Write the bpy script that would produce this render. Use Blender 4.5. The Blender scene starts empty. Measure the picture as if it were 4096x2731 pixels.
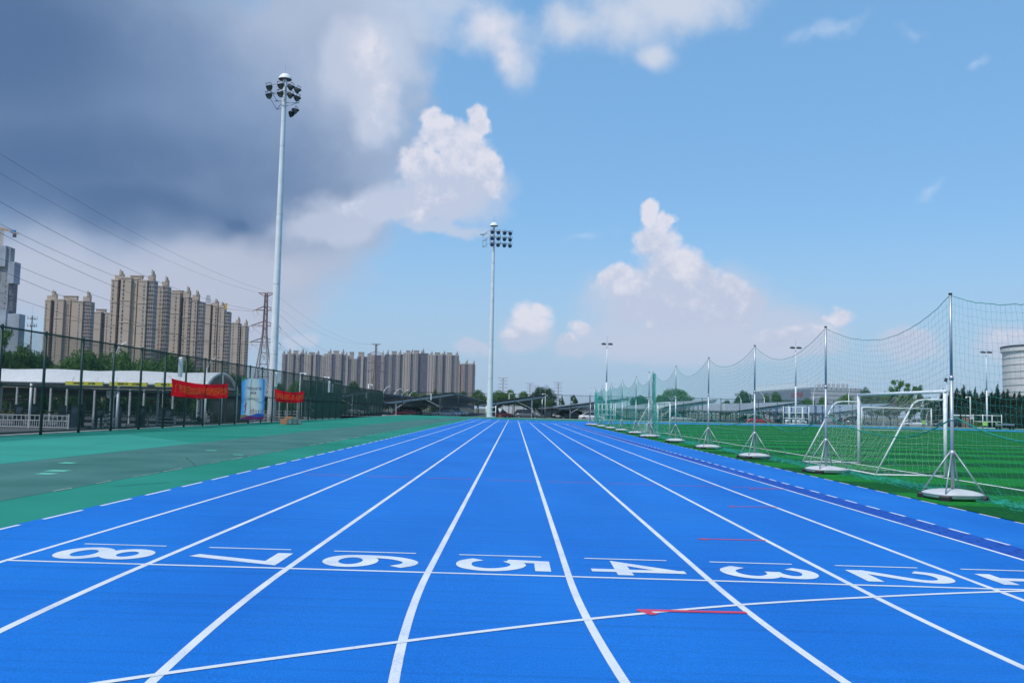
import bpy, math, random
from math import sin, cos, pi, radians, sqrt, atan2, tan
from mathutils import Vector, Matrix
random.seed(7)
S = bpy.context.scene
COL = S.collection

# ------------------------------------------------------------------ camera (solved from the lane geometry)
FPX, PITCH, YAW, ROLL, CAMH = 3693.5, 0.07294, 0.0040, 0.0220, 1.432
X0, Y0, SLOPE = 0.504, 8.11, 0.00616          # lane line 4, start line, cross fall of the field
LOW = -0.70; LOWF = -0.28                                    # level of the car parks round the raised field
def zg(x): return -SLOPE * min(max(x, -18.0), 8.0)
_f = Vector((-sin(YAW)*cos(PITCH), cos(YAW)*cos(PITCH), sin(PITCH)))
_r0 = Vector((cos(YAW), sin(YAW), 0)); _u0 = _r0.cross(_f)
_r = _r0*cos(ROLL) + _u0*sin(ROLL); _u = -_r0*sin(ROLL) + _u0*cos(ROLL)
def ray(px, py): return _f + _r*((px-2048)/FPX) - _u*((py-1365.5)/FPX)
def at(px, py, Y):                             # survey: photo pixel + distance -> metres
    d = ray(px, py); t = Y/d.y
    return Vector((d.x*t, Y, CAMH + d.z*t))
def atx(px, py, X):
    d = ray(px, py); t = X/d.x
    return Vector((X, d.y*t, CAMH + d.z*t))
def gnd(px, py):
    d = ray(px, py); x = 0
    for i in range(25):
        t = (zg(x)-CAMH)/d.z; x = .5*x + .5*d.x*t
    return Vector((d.x*t, d.y*t, zg(d.x*t)))
def lane(k): return X0 + (4-k)*1.22

# ------------------------------------------------------------------ materials
def srgb(r, g, b):
    f = lambda c: (c/255/12.92) if c/255 <= .04045 else ((c/255+.055)/1.055)**2.4
    return (f(r), f(g), f(b))
MATS = {}
def mat(name, col, rough=.6, metal=0., var=.12, scale=3., bump=0., spec=.4, col2=None, bscale=None, detail=4., obj_rand=0., coat=0., stretch=None):
    if name in MATS: return MATS[name]
    m = bpy.data.materials.new(name); m.use_nodes = True
    nt = m.node_tree; N = nt.nodes; L = nt.links
    b = N['Principled BSDF']
    b.inputs['Roughness'].default_value = rough; b.inputs['Metallic'].default_value = metal
    b.inputs['Specular IOR Level'].default_value = spec
    b.inputs['Coat Weight'].default_value = coat
    tc = N.new('ShaderNodeTexCoord'); vec = tc.outputs['Object']
    if stretch:
        mp = N.new('ShaderNodeMapping'); mp.inputs['Scale'].default_value = stretch
        L.new(vec, mp.inputs['Vector']); vec = mp.outputs['Vector']
    ns = N.new('ShaderNodeTexNoise'); ns.inputs['Scale'].default_value = scale; ns.inputs['Detail'].default_value = detail
    L.new(vec, ns.inputs['Vector'])
    rp = N.new('ShaderNodeValToRGB')
    a = tuple(max(0, c*(1-var)) for c in col); c2 = col2 or tuple(min(1, c*(1+var)) for c in col)
    rp.color_ramp.elements[0].position = .32; rp.color_ramp.elements[1].position = .68
    rp.color_ramp.elements[0].color = (*a, 1); rp.color_ramp.elements[1].color = (*c2, 1)
    L.new(ns.outputs['Fac'], rp.inputs['Fac'])
    out = rp.outputs['Color']
    if obj_rand:
        oi = N.new('ShaderNodeObjectInfo'); hs = N.new('ShaderNodeHueSaturation')
        mr = N.new('ShaderNodeMapRange'); mr.inputs['To Min'].default_value = 1-obj_rand; mr.inputs['To Max'].default_value = 1+obj_rand
        L.new(oi.outputs['Random'], mr.inputs['Value']); L.new(mr.outputs['Result'], hs.inputs['Value']); L.new(out, hs.inputs['Color'])
        out = hs.outputs['Color']
    L.new(out, b.inputs['Base Color'])
    if bump:
        bp = N.new('ShaderNodeBump'); bp.inputs['Strength'].default_value = bump; bp.inputs['Distance'].default_value = .02
        n2 = N.new('ShaderNodeTexNoise'); n2.inputs['Scale'].default_value = bscale or scale*6; n2.inputs['Detail'].default_value = 5
        L.new(tc.outputs['Object'], n2.inputs['Vector']); L.new(n2.outputs['Fac'], bp.inputs['Height'])
        L.new(bp.outputs['Normal'], b.inputs['Normal'])
    MATS[name] = m
    return m

# ------------------------------------------------------------------ mesh helpers
class MB:
    def __init__(s): s.v = []; s.f = []
    def add(s, vs, fs):
        o = len(s.v); s.v += [tuple(v) for v in vs]; s.f += [tuple(i+o for i in f) for f in fs]; return s
    def box(s, x0, x1, y0, y1, z0, z1):
        return s.add([(x0,y0,z0),(x1,y0,z0),(x1,y1,z0),(x0,y1,z0),(x0,y0,z1),(x1,y0,z1),(x1,y1,z1),(x0,y1,z1)],
                     [(0,3,2,1),(4,5,6,7),(0,1,5,4),(1,2,6,5),(2,3,7,6),(3,0,4,7)])
    def cbox(s, x0, x1, y0, y1, z0, z1, c):    # box with chamfered upright edges and top edge
        ring = lambda i, z: [(x0+c+i,y0+i,z),(x1-c-i,y0+i,z),(x1-i,y0+c+i,z),(x1-i,y1-c-i,z),(x1-c-i,y1-i,z),(x0+c+i,y1-i,z),(x0+i,y1-c-i,z),(x0+i,y0+c+i,z)]
        vs = ring(0,z0)+ring(0,z1-c)+ring(c*.8,z1); fs = [tuple(range(7,-1,-1)), tuple(range(16,24))]
        for k in (0,8):
            for i in range(8): j=(i+1)%8; fs.append((k+i,k+j,k+8+j,k+8+i))
        return s.add(vs, fs)
    def tube(s, a, b, r, n=6, r2=None, cap=True):
        a = Vector(a); b = Vector(b); d = b-a
        if d.length < 1e-9: return s
        d.normalize(); u = d.orthogonal().normalized() if abs(d.z) > .999 else Vector((0,0,1)).cross(d).normalized(); w = d.cross(u)
        r2 = r if r2 is None else r2
        vs = [a+(u*cos(2*pi*i/n)+w*sin(2*pi*i/n))*r for i in range(n)] + [b+(u*cos(2*pi*i/n)+w*sin(2*pi*i/n))*r2 for i in range(n)]
        fs = [(i,(i+1)%n,n+(i+1)%n,n+i) for i in range(n)]
        if cap: fs += [tuple(range(n-1,-1,-1)), tuple(range(n,2*n))]
        return s.add(vs, fs)
    def path(s, pts, r, n=6):
        for a, b in zip(pts, pts[1:]): s.tube(a, b, r, n)
        return s
    def lathe(s, prof, n=20, c=(0,0,0), cap=True):
        vs = []; fs = []
        for r, z in prof: vs += [(c[0]+r*cos(2*pi*i/n), c[1]+r*sin(2*pi*i/n), c[2]+z) for i in range(n)]
        for k in range(len(prof)-1):
            for i in range(n): j=(i+1)%n; fs.append((k*n+i,k*n+j,(k+1)*n+j,(k+1)*n+i))
        if cap: fs += [tuple(range(n-1,-1,-1)), tuple(range((len(prof)-1)*n, len(prof)*n))]
        return s.add(vs, fs)
    def quad(s, a, b, c, d): return s.add([a,b,c,d], [(0,1,2,3)])
    def loft(s, rings, cap=True):
        n = len(rings[0]); vs = [p for r in rings for p in r]; fs = []
        for k in range(len(rings)-1):
            for i in range(n): j=(i+1)%n; fs.append((k*n+i,k*n+j,(k+1)*n+j,(k+1)*n+i))
        if cap: fs += [tuple(range(n-1,-1,-1)), tuple(range((len(rings)-1)*n, len(rings)*n))]
        return s.add(vs, fs)
    def ribbon(s, pts, w, z=0.):               # flat ribbon on the field, follows its cross fall
        P = [Vector((p[0],p[1])) for p in pts]; vs = []
        for i, p in enumerate(P):
            t = (P[min(i+1,len(P)-1)]-P[max(i-1,0)]).normalized(); nn = Vector((-t.y,t.x))*w/2
            for q in (p-nn, p+nn): vs.append((q.x,q.y,zg(q.x)+z))
        return s.add(vs, [(2*i,2*i+2,2*i+3,2*i+1) for i in range(len(P)-1)])
    def xf(s, M): s.v = [tuple(M @ Vector(v)) for v in s.v]; return s
    def build(s, name, m, parent=None, smooth=False, loc=None):
        me = bpy.data.meshes.new(name); me.from_pydata(s.v, [], s.f); me.update()
        me.materials.append(m)
        if smooth: me.polygons.foreach_set('use_smooth', [True]*len(me.polygons))
        o = bpy.data.objects.new(name, me); COL.objects.link(o)
        if parent: o.parent = parent
        if loc: o.location = loc
        return o
def tag(o, label, cat, group=None):
    o['label'] = label; o['category'] = cat
    if group: o['group'] = group
    return o
def thing(name, label, cat, loc=(0,0,0), rz=0., group=None):
    o = bpy.data.objects.new(name, None); COL.objects.link(o); o.empty_display_size = .2
    o.location = loc; o.rotation_euler = (0,0,rz)
    return tag(o, label, cat, group)
def struct(o, kind='structure'): o['kind'] = kind; return o
def dup(root, loc, rz=None, label=None, group=None, scale=None, mats=None):
    r = root.copy(); COL.objects.link(r); r.location = loc
    if rz is not None: r.rotation_euler = (0,0,rz)
    if scale is not None: r.scale = (scale,)*3 if not hasattr(scale,'__len__') else scale
    if label: r['label'] = label
    if group: r['group'] = group
    for ch in list(root.children):
        c = ch.copy(); COL.objects.link(c); c.parent = r
        if mats and ch.name.split('.')[0] in mats:
            c.material_slots[0].link = 'OBJECT'; c.material_slots[0].material = mats[ch.name.split('.')[0]]
        for g in ch.children:
            d = g.copy(); COL.objects.link(d); d.parent = c
    return r
def text_mesh(txt, size, bold=0., align='CENTER'):
    cu = bpy.data.curves.new('txt', 'FONT'); cu.body = txt; cu.size = size; cu.align_x = align; cu.align_y = 'CENTER'; cu.offset = bold
    o = bpy.data.objects.new('txt', cu); COL.objects.link(o)
    dg = bpy.context.evaluated_depsgraph_get(); e = o.evaluated_get(dg); me = e.to_mesh()
    vs = [tuple(v.co) for v in me.vertices]; fs = [tuple(p.vertices) for p in me.polygons]
    e.to_mesh_clear(); bpy.data.objects.remove(o); bpy.data.curves.remove(cu)
    m = MB(); m.v = vs; m.f = fs
    return m
def fit(m, w, h):                              # scale flat lettering to w x h centred on 0
    xs = [v[0] for v in m.v]; ys = [v[1] for v in m.v]
    cx, cy = (min(xs)+max(xs))/2, (min(ys)+max(ys))/2; sx, sy = w/(max(xs)-min(xs)), h/(max(ys)-min(ys))
    m.v = [((v[0]-cx)*sx, (v[1]-cy)*sy, 0) for v in m.v]; return m

# palette
M_white = mat('white_paint', (.74,.75,.74), .5, var=.06)
M_galv = mat('galvanised_steel', (.42,.45,.48), .42, .55, var=.12, scale=2)
M_black = mat('black_plastic', (.018,.018,.02), .45, var=.2)
M_dgrey = mat('dark_grey_metal', (.055,.06,.068), .5, .2)
M_green_steel = mat('green_coated_steel', (.004,.034,.030), .45, var=.15)
M_green_wire = mat('green_coated_wire', (.006,.042,.034), .5, var=.1)
M_rubber = mat('tyre_rubber', (.015,.015,.015), .85)
M_steel_white = mat('white_painted_steel', (.66,.69,.70), .42, var=.07, scale=1.5)
M_concrete = mat('concrete', (.33,.33,.32), .9, var=.15, scale=1.5, bump=.2)

# ================================================================== SETTING: ground, field, track
M_ground = mat('far_ground', (.10,.13,.07), .95, var=.35, scale=.02, col2=(.17,.16,.12))
struct(MB().quad((-4000,-600,LOW-.05),(4000,-600,LOW-.05),(4000,6000,LOW-.05),(-4000,6000,LOW-.05)).build('ground', M_ground))
M_asph = mat('car_park_asphalt', (.085,.088,.095), .9, var=.22, scale=.35, bump=.15, bscale=20)
struct(MB().quad((-90,10,LOW),(-19.2,10,LOW),(-19.2,151.9,LOW),(-90,151.9,LOW)).build('car_park_ground', M_asph))
struct(MB().quad((-90,151.9,LOWF),(130,151.9,LOWF),(130,345,LOWF),(-90,345,LOWF)).build('car_park_ground', M_asph))
M_brick = mat('pink_brick_paving', (.36,.25,.21), .9, var=.25, scale=2.2, stretch=(.6,9,1))
struct(MB().quad((-20.6,5,LOW+.45),(-17.62,5,LOW+.45),(-17.62,150,LOW+.45),(-20.6,150,LOW+.45)).build('paved_path', M_brick))
M_apron = mat('green_apron_coating', (.013,.185,.130), .9, var=.08, scale=.22, spec=.08, col2=(.024,.222,.165), bump=.12, bscale=60, detail=8)
fld = MB()
xs = [-17.6,-5.55,8,130]; ys = [-45,151.5]
fld.add([(x,y,zg(x)) for x in xs for y in ys]+[(x,y,LOW-.1) for x in (xs[0],xs[-1]) for y in ys],
        [(0,2,3,1),(2,4,5,3),(4,6,7,5),(0,1,9,8),(6,10,11,7),(1,3,5,7,11,9),(0,8,10,6,4,2)])
struct(fld.build('field_apron_ground', M_apron))
stn = MB(); RS = random.Random(9)
for i in range(70):
    x = RS.uniform(-17,-11) if RS.random() < .7 else RS.uniform(-6.8,-5.7); y = RS.uniform(14,95); L_ = RS.uniform(.5,3.5); a_ = RS.gauss(1.57,.5) if RS.random() < .6 else RS.gauss(0,.2); w_ = RS.uniform(.015,.05)
    ps = [(x+cos(a_)*L_*k/6+RS.uniform(-.04,.04), y+sin(a_)*L_*k/6+RS.uniform(-.04,.04)) for k in range(7)]
    stn.ribbon(ps, w_, .003)
struct(stn.build('tyre_scuff_markings', mat('dark_scuff', (.022,.12,.085), .95, var=.2)))
lt = MB(); lt.add([(x_,y_,zg(x_)+.0025) for x_,y_ in ((-17.5,16),(-10.6,16),(-10.6,31),(-15.2,36.5),(-17.5,30))],[(0,1,2,3,4)])
struct(lt.build('lighter_coating_ground', mat('lighter_green_coating', (.034,.250,.195), .9, var=.07, scale=.3, spec=.08)))
M_strip = mat('grey_green_asphalt', (.044,.145,.130), .95, var=.12, scale=.5, spec=.1, col2=(.068,.172,.158), bump=.3, bscale=90, detail=9)
st = MB()
top = [(-10.55,-20),(-10.55,60),(-10.4,95),(-9.2,118),(-7.0,132),(-2,139),(8,143.5)]
bot = [(-6.9,-20),(-6.9,60),(-6.9,95),(-6.4,112),(-5.8,124),(-2,131.5),(8,138)]
st.add([(x,y,zg(x)+.003) for x,y in top]+[(x,y,zg(x)+.003) for x,y in bot], [(i,7+i,8+i,i+1) for i in range(6)])
struct(st.build('asphalt_path', M_strip))
M_patch = mat('fresh_green_coating', (.10,.42,.30), .8, var=.05)
pt = MB()
for (x,y,a,b) in ((187,1895.5,.30,.34),(231,1883.5,.38,.40),(271,1852,.30,.36),(845,1802,.30,.30),(953,1819,.28,.25)):
    p = gnd(x, y); pt.quad(*[(p.x+dx, p.y+dy, zg(p.x+dx)+.008) for dx,dy in ((-a/2,-b/2),(a/2,-b/2),(a/2,b/2),(-a/2,b/2))])
struct(pt.build('coating_patch_markings', M_patch))
# pale edge seam of the asphalt
M_seam = mat('pale_seam', (.42,.45,.40), .9, var=.3, scale=3)
sm = MB()
for i in range(60):
    if random.random() < .62:
        y = 14+i*1.45; sm.ribbon([(-6.9+random.uniform(-.01,.01),y),(-6.9+random.uniform(-.01,.01),y+random.uniform(.5,1.4))], random.uniform(.015,.035), .009)
struct(sm.build('seam_markings', M_seam))

# blue running track: sRGB (38,118,226) in sun
def track_mat(name, a, b):
    m = mat(name, a, .62, var=0, scale=.55, col2=b, bump=.25, bscale=140, detail=9, spec=.14, stretch=(1,.35,1))
    nt = m.node_tree; N = nt.nodes; L = nt.links; bs = N['Principled BSDF']
    src = bs.inputs['Base Color'].links[0].from_socket
    tc = N.new('ShaderNodeTexCoord')
    ns = N.new('ShaderNodeTexNoise'); ns.inputs['Scale'].default_value = 130; ns.inputs['Detail'].default_value = 3
    mp = N.new('ShaderNodeMapping'); mp.inputs['Scale'].default_value = (1,.28,1)
    L.new(tc.outputs['Object'], mp.inputs['Vector']); L.new(mp.outputs['Vector'], ns.inputs['Vector'])
    mr = N.new('ShaderNodeMapRange'); mr.inputs['From Min'].default_value = .3; mr.inputs['From Max'].default_value = .7
    mr.inputs['To Min'].default_value = .78; mr.inputs['To Max'].default_value = 1.18
    L.new(ns.outputs['Fac'], mr.inputs['Value'])
    # seams between the rolled coats: thin darker lines across the lanes
    wv = N.new('ShaderNodeTexNoise'); wv.inputs['Scale'].default_value = 1.1; wv.inputs['Detail'].default_value = 2
    m2 = N.new('ShaderNodeMapping'); m2.inputs['Scale'].default_value = (.12,9,1)
    L.new(tc.outputs['Object'], m2.inputs['Vector']); L.new(m2.outputs['Vector'], wv.inputs['Vector'])
    m3 = N.new('ShaderNodeMapRange'); m3.inputs['From Min'].default_value = .3; m3.inputs['From Max'].default_value = .5
    m3.inputs['To Min'].default_value = .88; m3.inputs['To Max'].default_value = 1.02
    L.new(wv.outputs['Fac'], m3.inputs['Value'])
    mm = N.new('ShaderNodeMath'); mm.operation = 'MULTIPLY'; L.new(mr.outputs['Result'], mm.inputs[0]); L.new(m3.outputs['Result'], mm.inputs[1])
    mx = N.new('ShaderNodeVectorMath'); mx.operation = 'SCALE'; L.new(src, mx.inputs[0]); L.new(mm.outputs[0], mx.inputs['Scale'])
    d1 = N.new('ShaderNodeTexNoise'); d1.inputs['Scale'].default_value = .42; d1.inputs['Detail'].default_value = 8; d1.inputs['Roughness'].default_value = .62; L.new(tc.outputs['Object'], d1.inputs['Vector'])
    d2 = N.new('ShaderNodeMapRange'); d2.interpolation_type = 'SMOOTHSTEP'; d2.inputs['From Min'].default_value = .50; d2.inputs['From Max'].default_value = .74; d2.inputs['To Max'].default_value = .34; L.new(d1.outputs['Fac'], d2.inputs['Value'])
    dm = N.new('ShaderNodeMix'); dm.data_type = 'RGBA'; L.new(d2.outputs['Result'], dm.inputs['Factor']); L.new(mx.outputs['Vector'], dm.inputs['A']); dm.inputs['B'].default_value = (.022,.185,.52,1)
    s1 = N.new('ShaderNodeTexNoise'); s1.inputs['Scale'].default_value = 5.5; s1.inputs['Detail'].default_value = 6; L.new(tc.outputs['Object'], s1.inputs['Vector'])
    s2 = N.new('ShaderNodeMapRange'); s2.inputs['From Min'].default_value = .70; s2.inputs['From Max'].default_value = .78; s2.inputs['To Max'].default_value = .35; L.new(s1.outputs['Fac'], s2.inputs['Value'])
    sm_ = N.new('ShaderNodeMix'); sm_.data_type = 'RGBA'; L.new(s2.outputs['Result'], sm_.inputs['Factor']); L.new(dm.outputs['Result'], sm_.inputs['A']); sm_.inputs['B'].default_value = (.006,.075,.29,1)
    L.new(sm_.outputs['Result'], bs.inputs['Base Color'])
    return m
M_blue = track_mat('blue_track_rubber', (.0028,.124,.475), (.0056,.160,.55))
M_dblue = track_mat('dark_blue_track_rubber', (.006,.060,.34), (.010,.080,.41))
CX, YN, YF = lane(0)+36.5, Y0, Y0+84.39         # centres of the two bends
def ring_pt(r, a, yc): return (CX+r*cos(a), yc+r*sin(a))
def annulus(mb, r0, r1, yc, a0, a1, z, n=200):
    vs = []
    for i in range(n+1):
        a = a0+(a1-a0)*i/n
        for r in (r0,r1): x,y = ring_pt(r,a,yc); vs.append((x,y,zg(x)+z))
    mb.add(vs, [(2*i,2*i+1,2*i+3,2*i+2) for i in range(n)])
RI, RO = CX-7.35, CX+5.5                        # inner and outer radius of the blue
tr = MB()
annulus(tr, RI, RO, YF, pi, 0, .0018); annulus(tr, RO, RI, YN, pi, 2*pi, .0018)
tr.quad((-5.5,YN,zg(-5.5)+.0018),(7.35,YN,zg(7.35)+.0018),(7.35,YF,zg(7.35)+.0018),(-5.5,YF,zg(-5.5)+.0018))
xr = 2*CX
tr.quad((xr-7.35,YN,zg(9)+.0018),(xr+5.5,YN,zg(9)+.0018),(xr+5.5,YF,zg(9)+.0018),(xr-7.35,YF,zg(9)+.0018))
tr.quad((-5.5,YF,zg(-5.5)+.001),(5.6,YF,zg(5.6)+.001),(5.6,124.3,zg(5.6)+.001),(-5.5,124.3,zg(-5.5)+.001))
struct(tr.build('running_track_ground', M_blue))
ds = MB()
rd0, rd1 = CX-5.86, CX-lane(0)-.02
ds.quad((lane(0)+.02,YN,zg(5.4)+.0026),(5.86,YN,zg(5.86)+.0026),(5.86,YF,zg(5.86)+.0026),(lane(0)+.02,YF,zg(5.4)+.0026))
annulus(ds, rd0, rd1, YF, pi, 0, .0026); annulus(ds, rd1, rd0, YN, pi, 2*pi, .0026)
struct(ds.build('dark_track_strip_ground', M_dblue))
# dark weep slots in the strip
sl = MB()
for i in range(110):
    y = 8.6+i*.42
    for j,xo in enumerate((.10,.24,.37)):
        x = lane(0)+xo+random.uniform(-.012,.012); yy = y+(j*.14)+random.uniform(-.03,.03); L_ = random.uniform(.08,.13)
        sl.ribbon([(x,yy),(x+.006,yy+L_)], .022, .0034)
struct(sl.build('drain_slot_markings', mat('slot_shadow_blue', (.003,.012,.07), .9)))
# white lines
M_line = mat('white_line_paint', (.63,.65,.67), .6, var=.07, scale=1.2, col2=(.70,.715,.73), bump=.15, bscale=150, detail=8)
def wear(m, under, thr):
    nt = m.node_tree; N = nt.nodes; L = nt.links; bs = N['Principled BSDF']; src = bs.inputs['Base Color'].links[0].from_socket
    tc = N.new('ShaderNodeTexCoord'); n1 = N.new('ShaderNodeTexNoise'); n1.inputs['Scale'].default_value = 210; n1.inputs['Detail'].default_value = 3; L.new(tc.outputs['Object'], n1.inputs['Vector'])
    n2 = N.new('ShaderNodeTexNoise'); n2.inputs['Scale'].default_value = 2.3; n2.inputs['Detail'].default_value = 5; L.new(tc.outputs['Object'], n2.inputs['Vector'])
    a = N.new('ShaderNodeMath'); a.operation = 'MULTIPLY_ADD'; a.inputs[1].default_value = .35; L.new(n2.outputs['Fac'], a.inputs[0]); L.new(n1.outputs['Fac'], a.inputs[2])
    r = N.new('ShaderNodeMapRange'); r.inputs['From Min'].default_value = thr; r.inputs['From Max'].default_value = thr+.05; r.inputs['To Max'].default_value = .75; L.new(a.outputs[0], r.inputs['Value'])
    mx = N.new('ShaderNodeMix'); mx.data_type = 'RGBA'; L.new(r.outputs['Result'], mx.inputs['Factor']); L.new(src, mx.inputs['A']); mx.inputs['B'].default_value = (*under,1); L.new(mx.outputs['Result'], bs.inputs['Base Color'])
wear(M_line, (.05,.20,.52), .765)
def lane_path(k, ya, yb_far=True):
    R = CX-lane(k); pts = []
    for i in range(220): pts.append(ring_pt(R, pi+ (pi/2)*(219-i)/219, YN))
    for i in range(1,30): pts.append((lane(k), YN+(YF-YN)*i/30))
    for i in range(161): pts.append(ring_pt(R, pi-pi*i/160, YF))
    for i in range(1,30): pts.append((2*CX-lane(k), YF-(YF-YN)*i/30))
    return pts
ll = MB()
for k in range(0,9): ll.ribbon(lane_path(k,0), .058 if 0 < k < 8 else .05, .0035)
for k in range(0,9):                            # straight chute beyond the bend
    ll.ribbon([(lane(k),YF),(lane(k),YF+8),(lane(k),YF+16),(lane(k),124.0)], .05, .0040)
def dashes(r, yc, a0, a1, dash, gap, w, z=.0035):
    a = 0; sgn = 1 if a1>a0 else -1
    while a < abs(a1-a0)*r:
        b = min(a+dash, abs(a1-a0)*r)
        ll.ribbon([ring_pt(r, a0+sgn*(a+(b-a)*i/4)/r, yc) for i in range(5)], w, z); a = b+gap
def sdash(x, ya, yb, dash, gap, w):
    y = ya
    while y < yb: ll.ribbon([(x,y),(x,min(y+dash,yb))], w, .0035); y += dash+gap
sdash(-5.45, 9.35, 124, .98, .52, .05)
sdash(5.86, YN, YF, .55, .42, .05); sdash(7.33, YN-.3, YF, .62, .42, .045)
dashes(CX-5.86, YF, pi, 0, .55, .42, .05); dashes(CX-7.33, YF, pi, 0, .62, .42, .045)
dashes(CX+5.45, YN, pi, 1.5*pi, .98, .52, .05); dashes(CX-5.86, YN, pi, 1.5*pi, .55, .42, .05)
dashes(CX+5.45, YF, 2.44, .3, .98, .52, .05); 
x = -5.2
while x < 5.2: ll.ribbon([(x,124.1),(x+.9,124.1)], .06, .0036); x += 1.5
struct(ll.build('lane_line_markings', M_line))
sl = MB(); sl.ribbon([(lane(8),YN),(lane(0)+.0,YN)], .052, .0048)
for k in range(1,9):
    xc = (lane(k)+lane(k-1))/2-.0; sl.ribbon([(xc-.40,9.13),(xc+.40,9.13)], .042, .0048)
arc = [(-4.4,2.6),(-3.25,3.72),(-2.03,4.76),(-.66,5.73),(.54,6.49),(1.74,7.12),(2.97,7.6),(4.11,7.97),(5.38,8.28)]
def smooth(pts, n=8):
    out = []
    for i in range(len(pts)-1):
        p0,p1,p2,p3 = [Vector(pts[min(max(j,0),len(pts)-1)]) for j in (i-1,i,i+1,i+2)]
        for k in range(n):
            t = k/n; out.append(.5*((2*p1)+(p2-p0)*t+(2*p0-5*p1+4*p2-p3)*t*t+(3*p1-p0-3*p2+p3)*t**3))
    return out+[Vector(pts[-1])]
sl.ribbon(smooth(arc), .052, .0056)
struct(sl.build('start_line_markings', M_line))
num = MB()
ell = lambda cx,cy,rx,ry: [(cx+rx*cos(2*pi*i/28),cy+ry*sin(2*pi*i/28)) for i in range(29)]
DIG = {8:[ell(0,-.185,.255,.165),ell(0,.19,.215,.15)],
       7:[[(-.30,.34),(.245,.34),(-.06,-.40)]],
       6:[ell(0,-.175,.25,.17),smooth([(-.25,-.165),(-.245,.02),(-.18,.21),(-.03,.335),(.13,.33),(.25,.24)])],
       5:[[(.26,.335),(-.195,.335),(-.235,.03)],smooth([(-.225,.05),(-.06,.125),(.11,.09),(.23,-.03),(.25,-.17),(.16,-.30),(0,-.345),(-.15,-.325),(-.27,-.23)])],
       4:[[(.12,.33),(-.27,-.13),(.33,-.13)],[(.12,-.40),(.12,.40)]],
       3:[smooth([(-.245,.23),(-.13,.33),(.04,.34),(.19,.255),(.185,.12),(.06,.045),(-.05,.035)]),smooth([(-.05,.035),(.10,.02),(.235,-.09),(.225,-.24),(.09,-.34),(-.10,-.34),(-.265,-.22)])],
       2:[smooth([(-.25,.19),(-.16,.31),(0,.345),(.16,.30),(.225,.18),(.17,.04),(-.05,-.15),(-.24,-.31)]),[(-.275,-.34),(.29,-.34)]],
       1:[[(-.18,.20),(.0,.34),(.0,-.36)],[(-.26,-.345),(.26,-.345)]]}
def stroke(mb, P, w, z):                        # mitred stroke laid on the field
    P = [Vector(p) for p in P]; vs = []; closed = (P[0]-P[-1]).length < 1e-6; n = len(P)
    for i, p in enumerate(P):
        a = P[i-1] if i else (P[-2] if closed else None); b = P[i+1] if i < n-1 else (P[1] if closed else None)
        d0 = (p-a).normalized() if a is not None else None; d1 = (b-p).normalized() if b is not None else None
        t = ((d0 or d1)+(d1 or d0)).normalized(); k = 1. if d0 is None or d1 is None else min(2.2, 1/max(.3, sqrt(max(0,(1+d0.dot(d1))/2))))
        nn = Vector((-t.y,t.x))*w/2*k
        for q in (p-nn,p+nn): vs.append((q.x,q.y,zg(q.x)+z))
    mb.add(vs, [(2*i,2*i+2,2*i+3,2*i+1) for i in range(n-1)])
for k in range(1,9):
    xc = (lane(k)+lane(k-1))/2+.04
    for j, ps in enumerate(DIG[k]):             # the top of each figure points across the track
        stroke(num, [(xc+v*1.06, 8.60-u*1.04) for u,v in ps], .142, .0048+.0004*j)
struct(num.build('lane_number_markings', M_line))
M_red = mat('red_line_paint', (.52,.035,.08), .6, var=.12)
rd = MB()
def half_arrow(tx,ty,hx,hy,bx,by,w):
    a = gnd(tx,ty); b = gnd(hx,hy); c = gnd(bx,by)
    rd.ribbon([a.xy,b.xy], w, .0062); rd.ribbon([c.xy,(b.x+.02,b.y)], w*1.1, .0068)
half_arrow(2986,2451.5,2549,2441.5,2620,2459.5,.065)
half_arrow(3062,2162,2790,2155.5,2826,2160,.05)
half_arrow(3115,2029,2912,2025.5,2935,2029,.05)
half_arrow(3140,1956.5,2998,1954.5,3010,1957,.05)
p = gnd(1828,1917)
for k in range(1,9): rd.ribbon([(lane(k)+.2,p.y+.02*k),(lane(k-1)-.08,p.y+.02*k)], .035, .0055)
struct(rd.build('red_arrow_markings', M_red))

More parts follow.
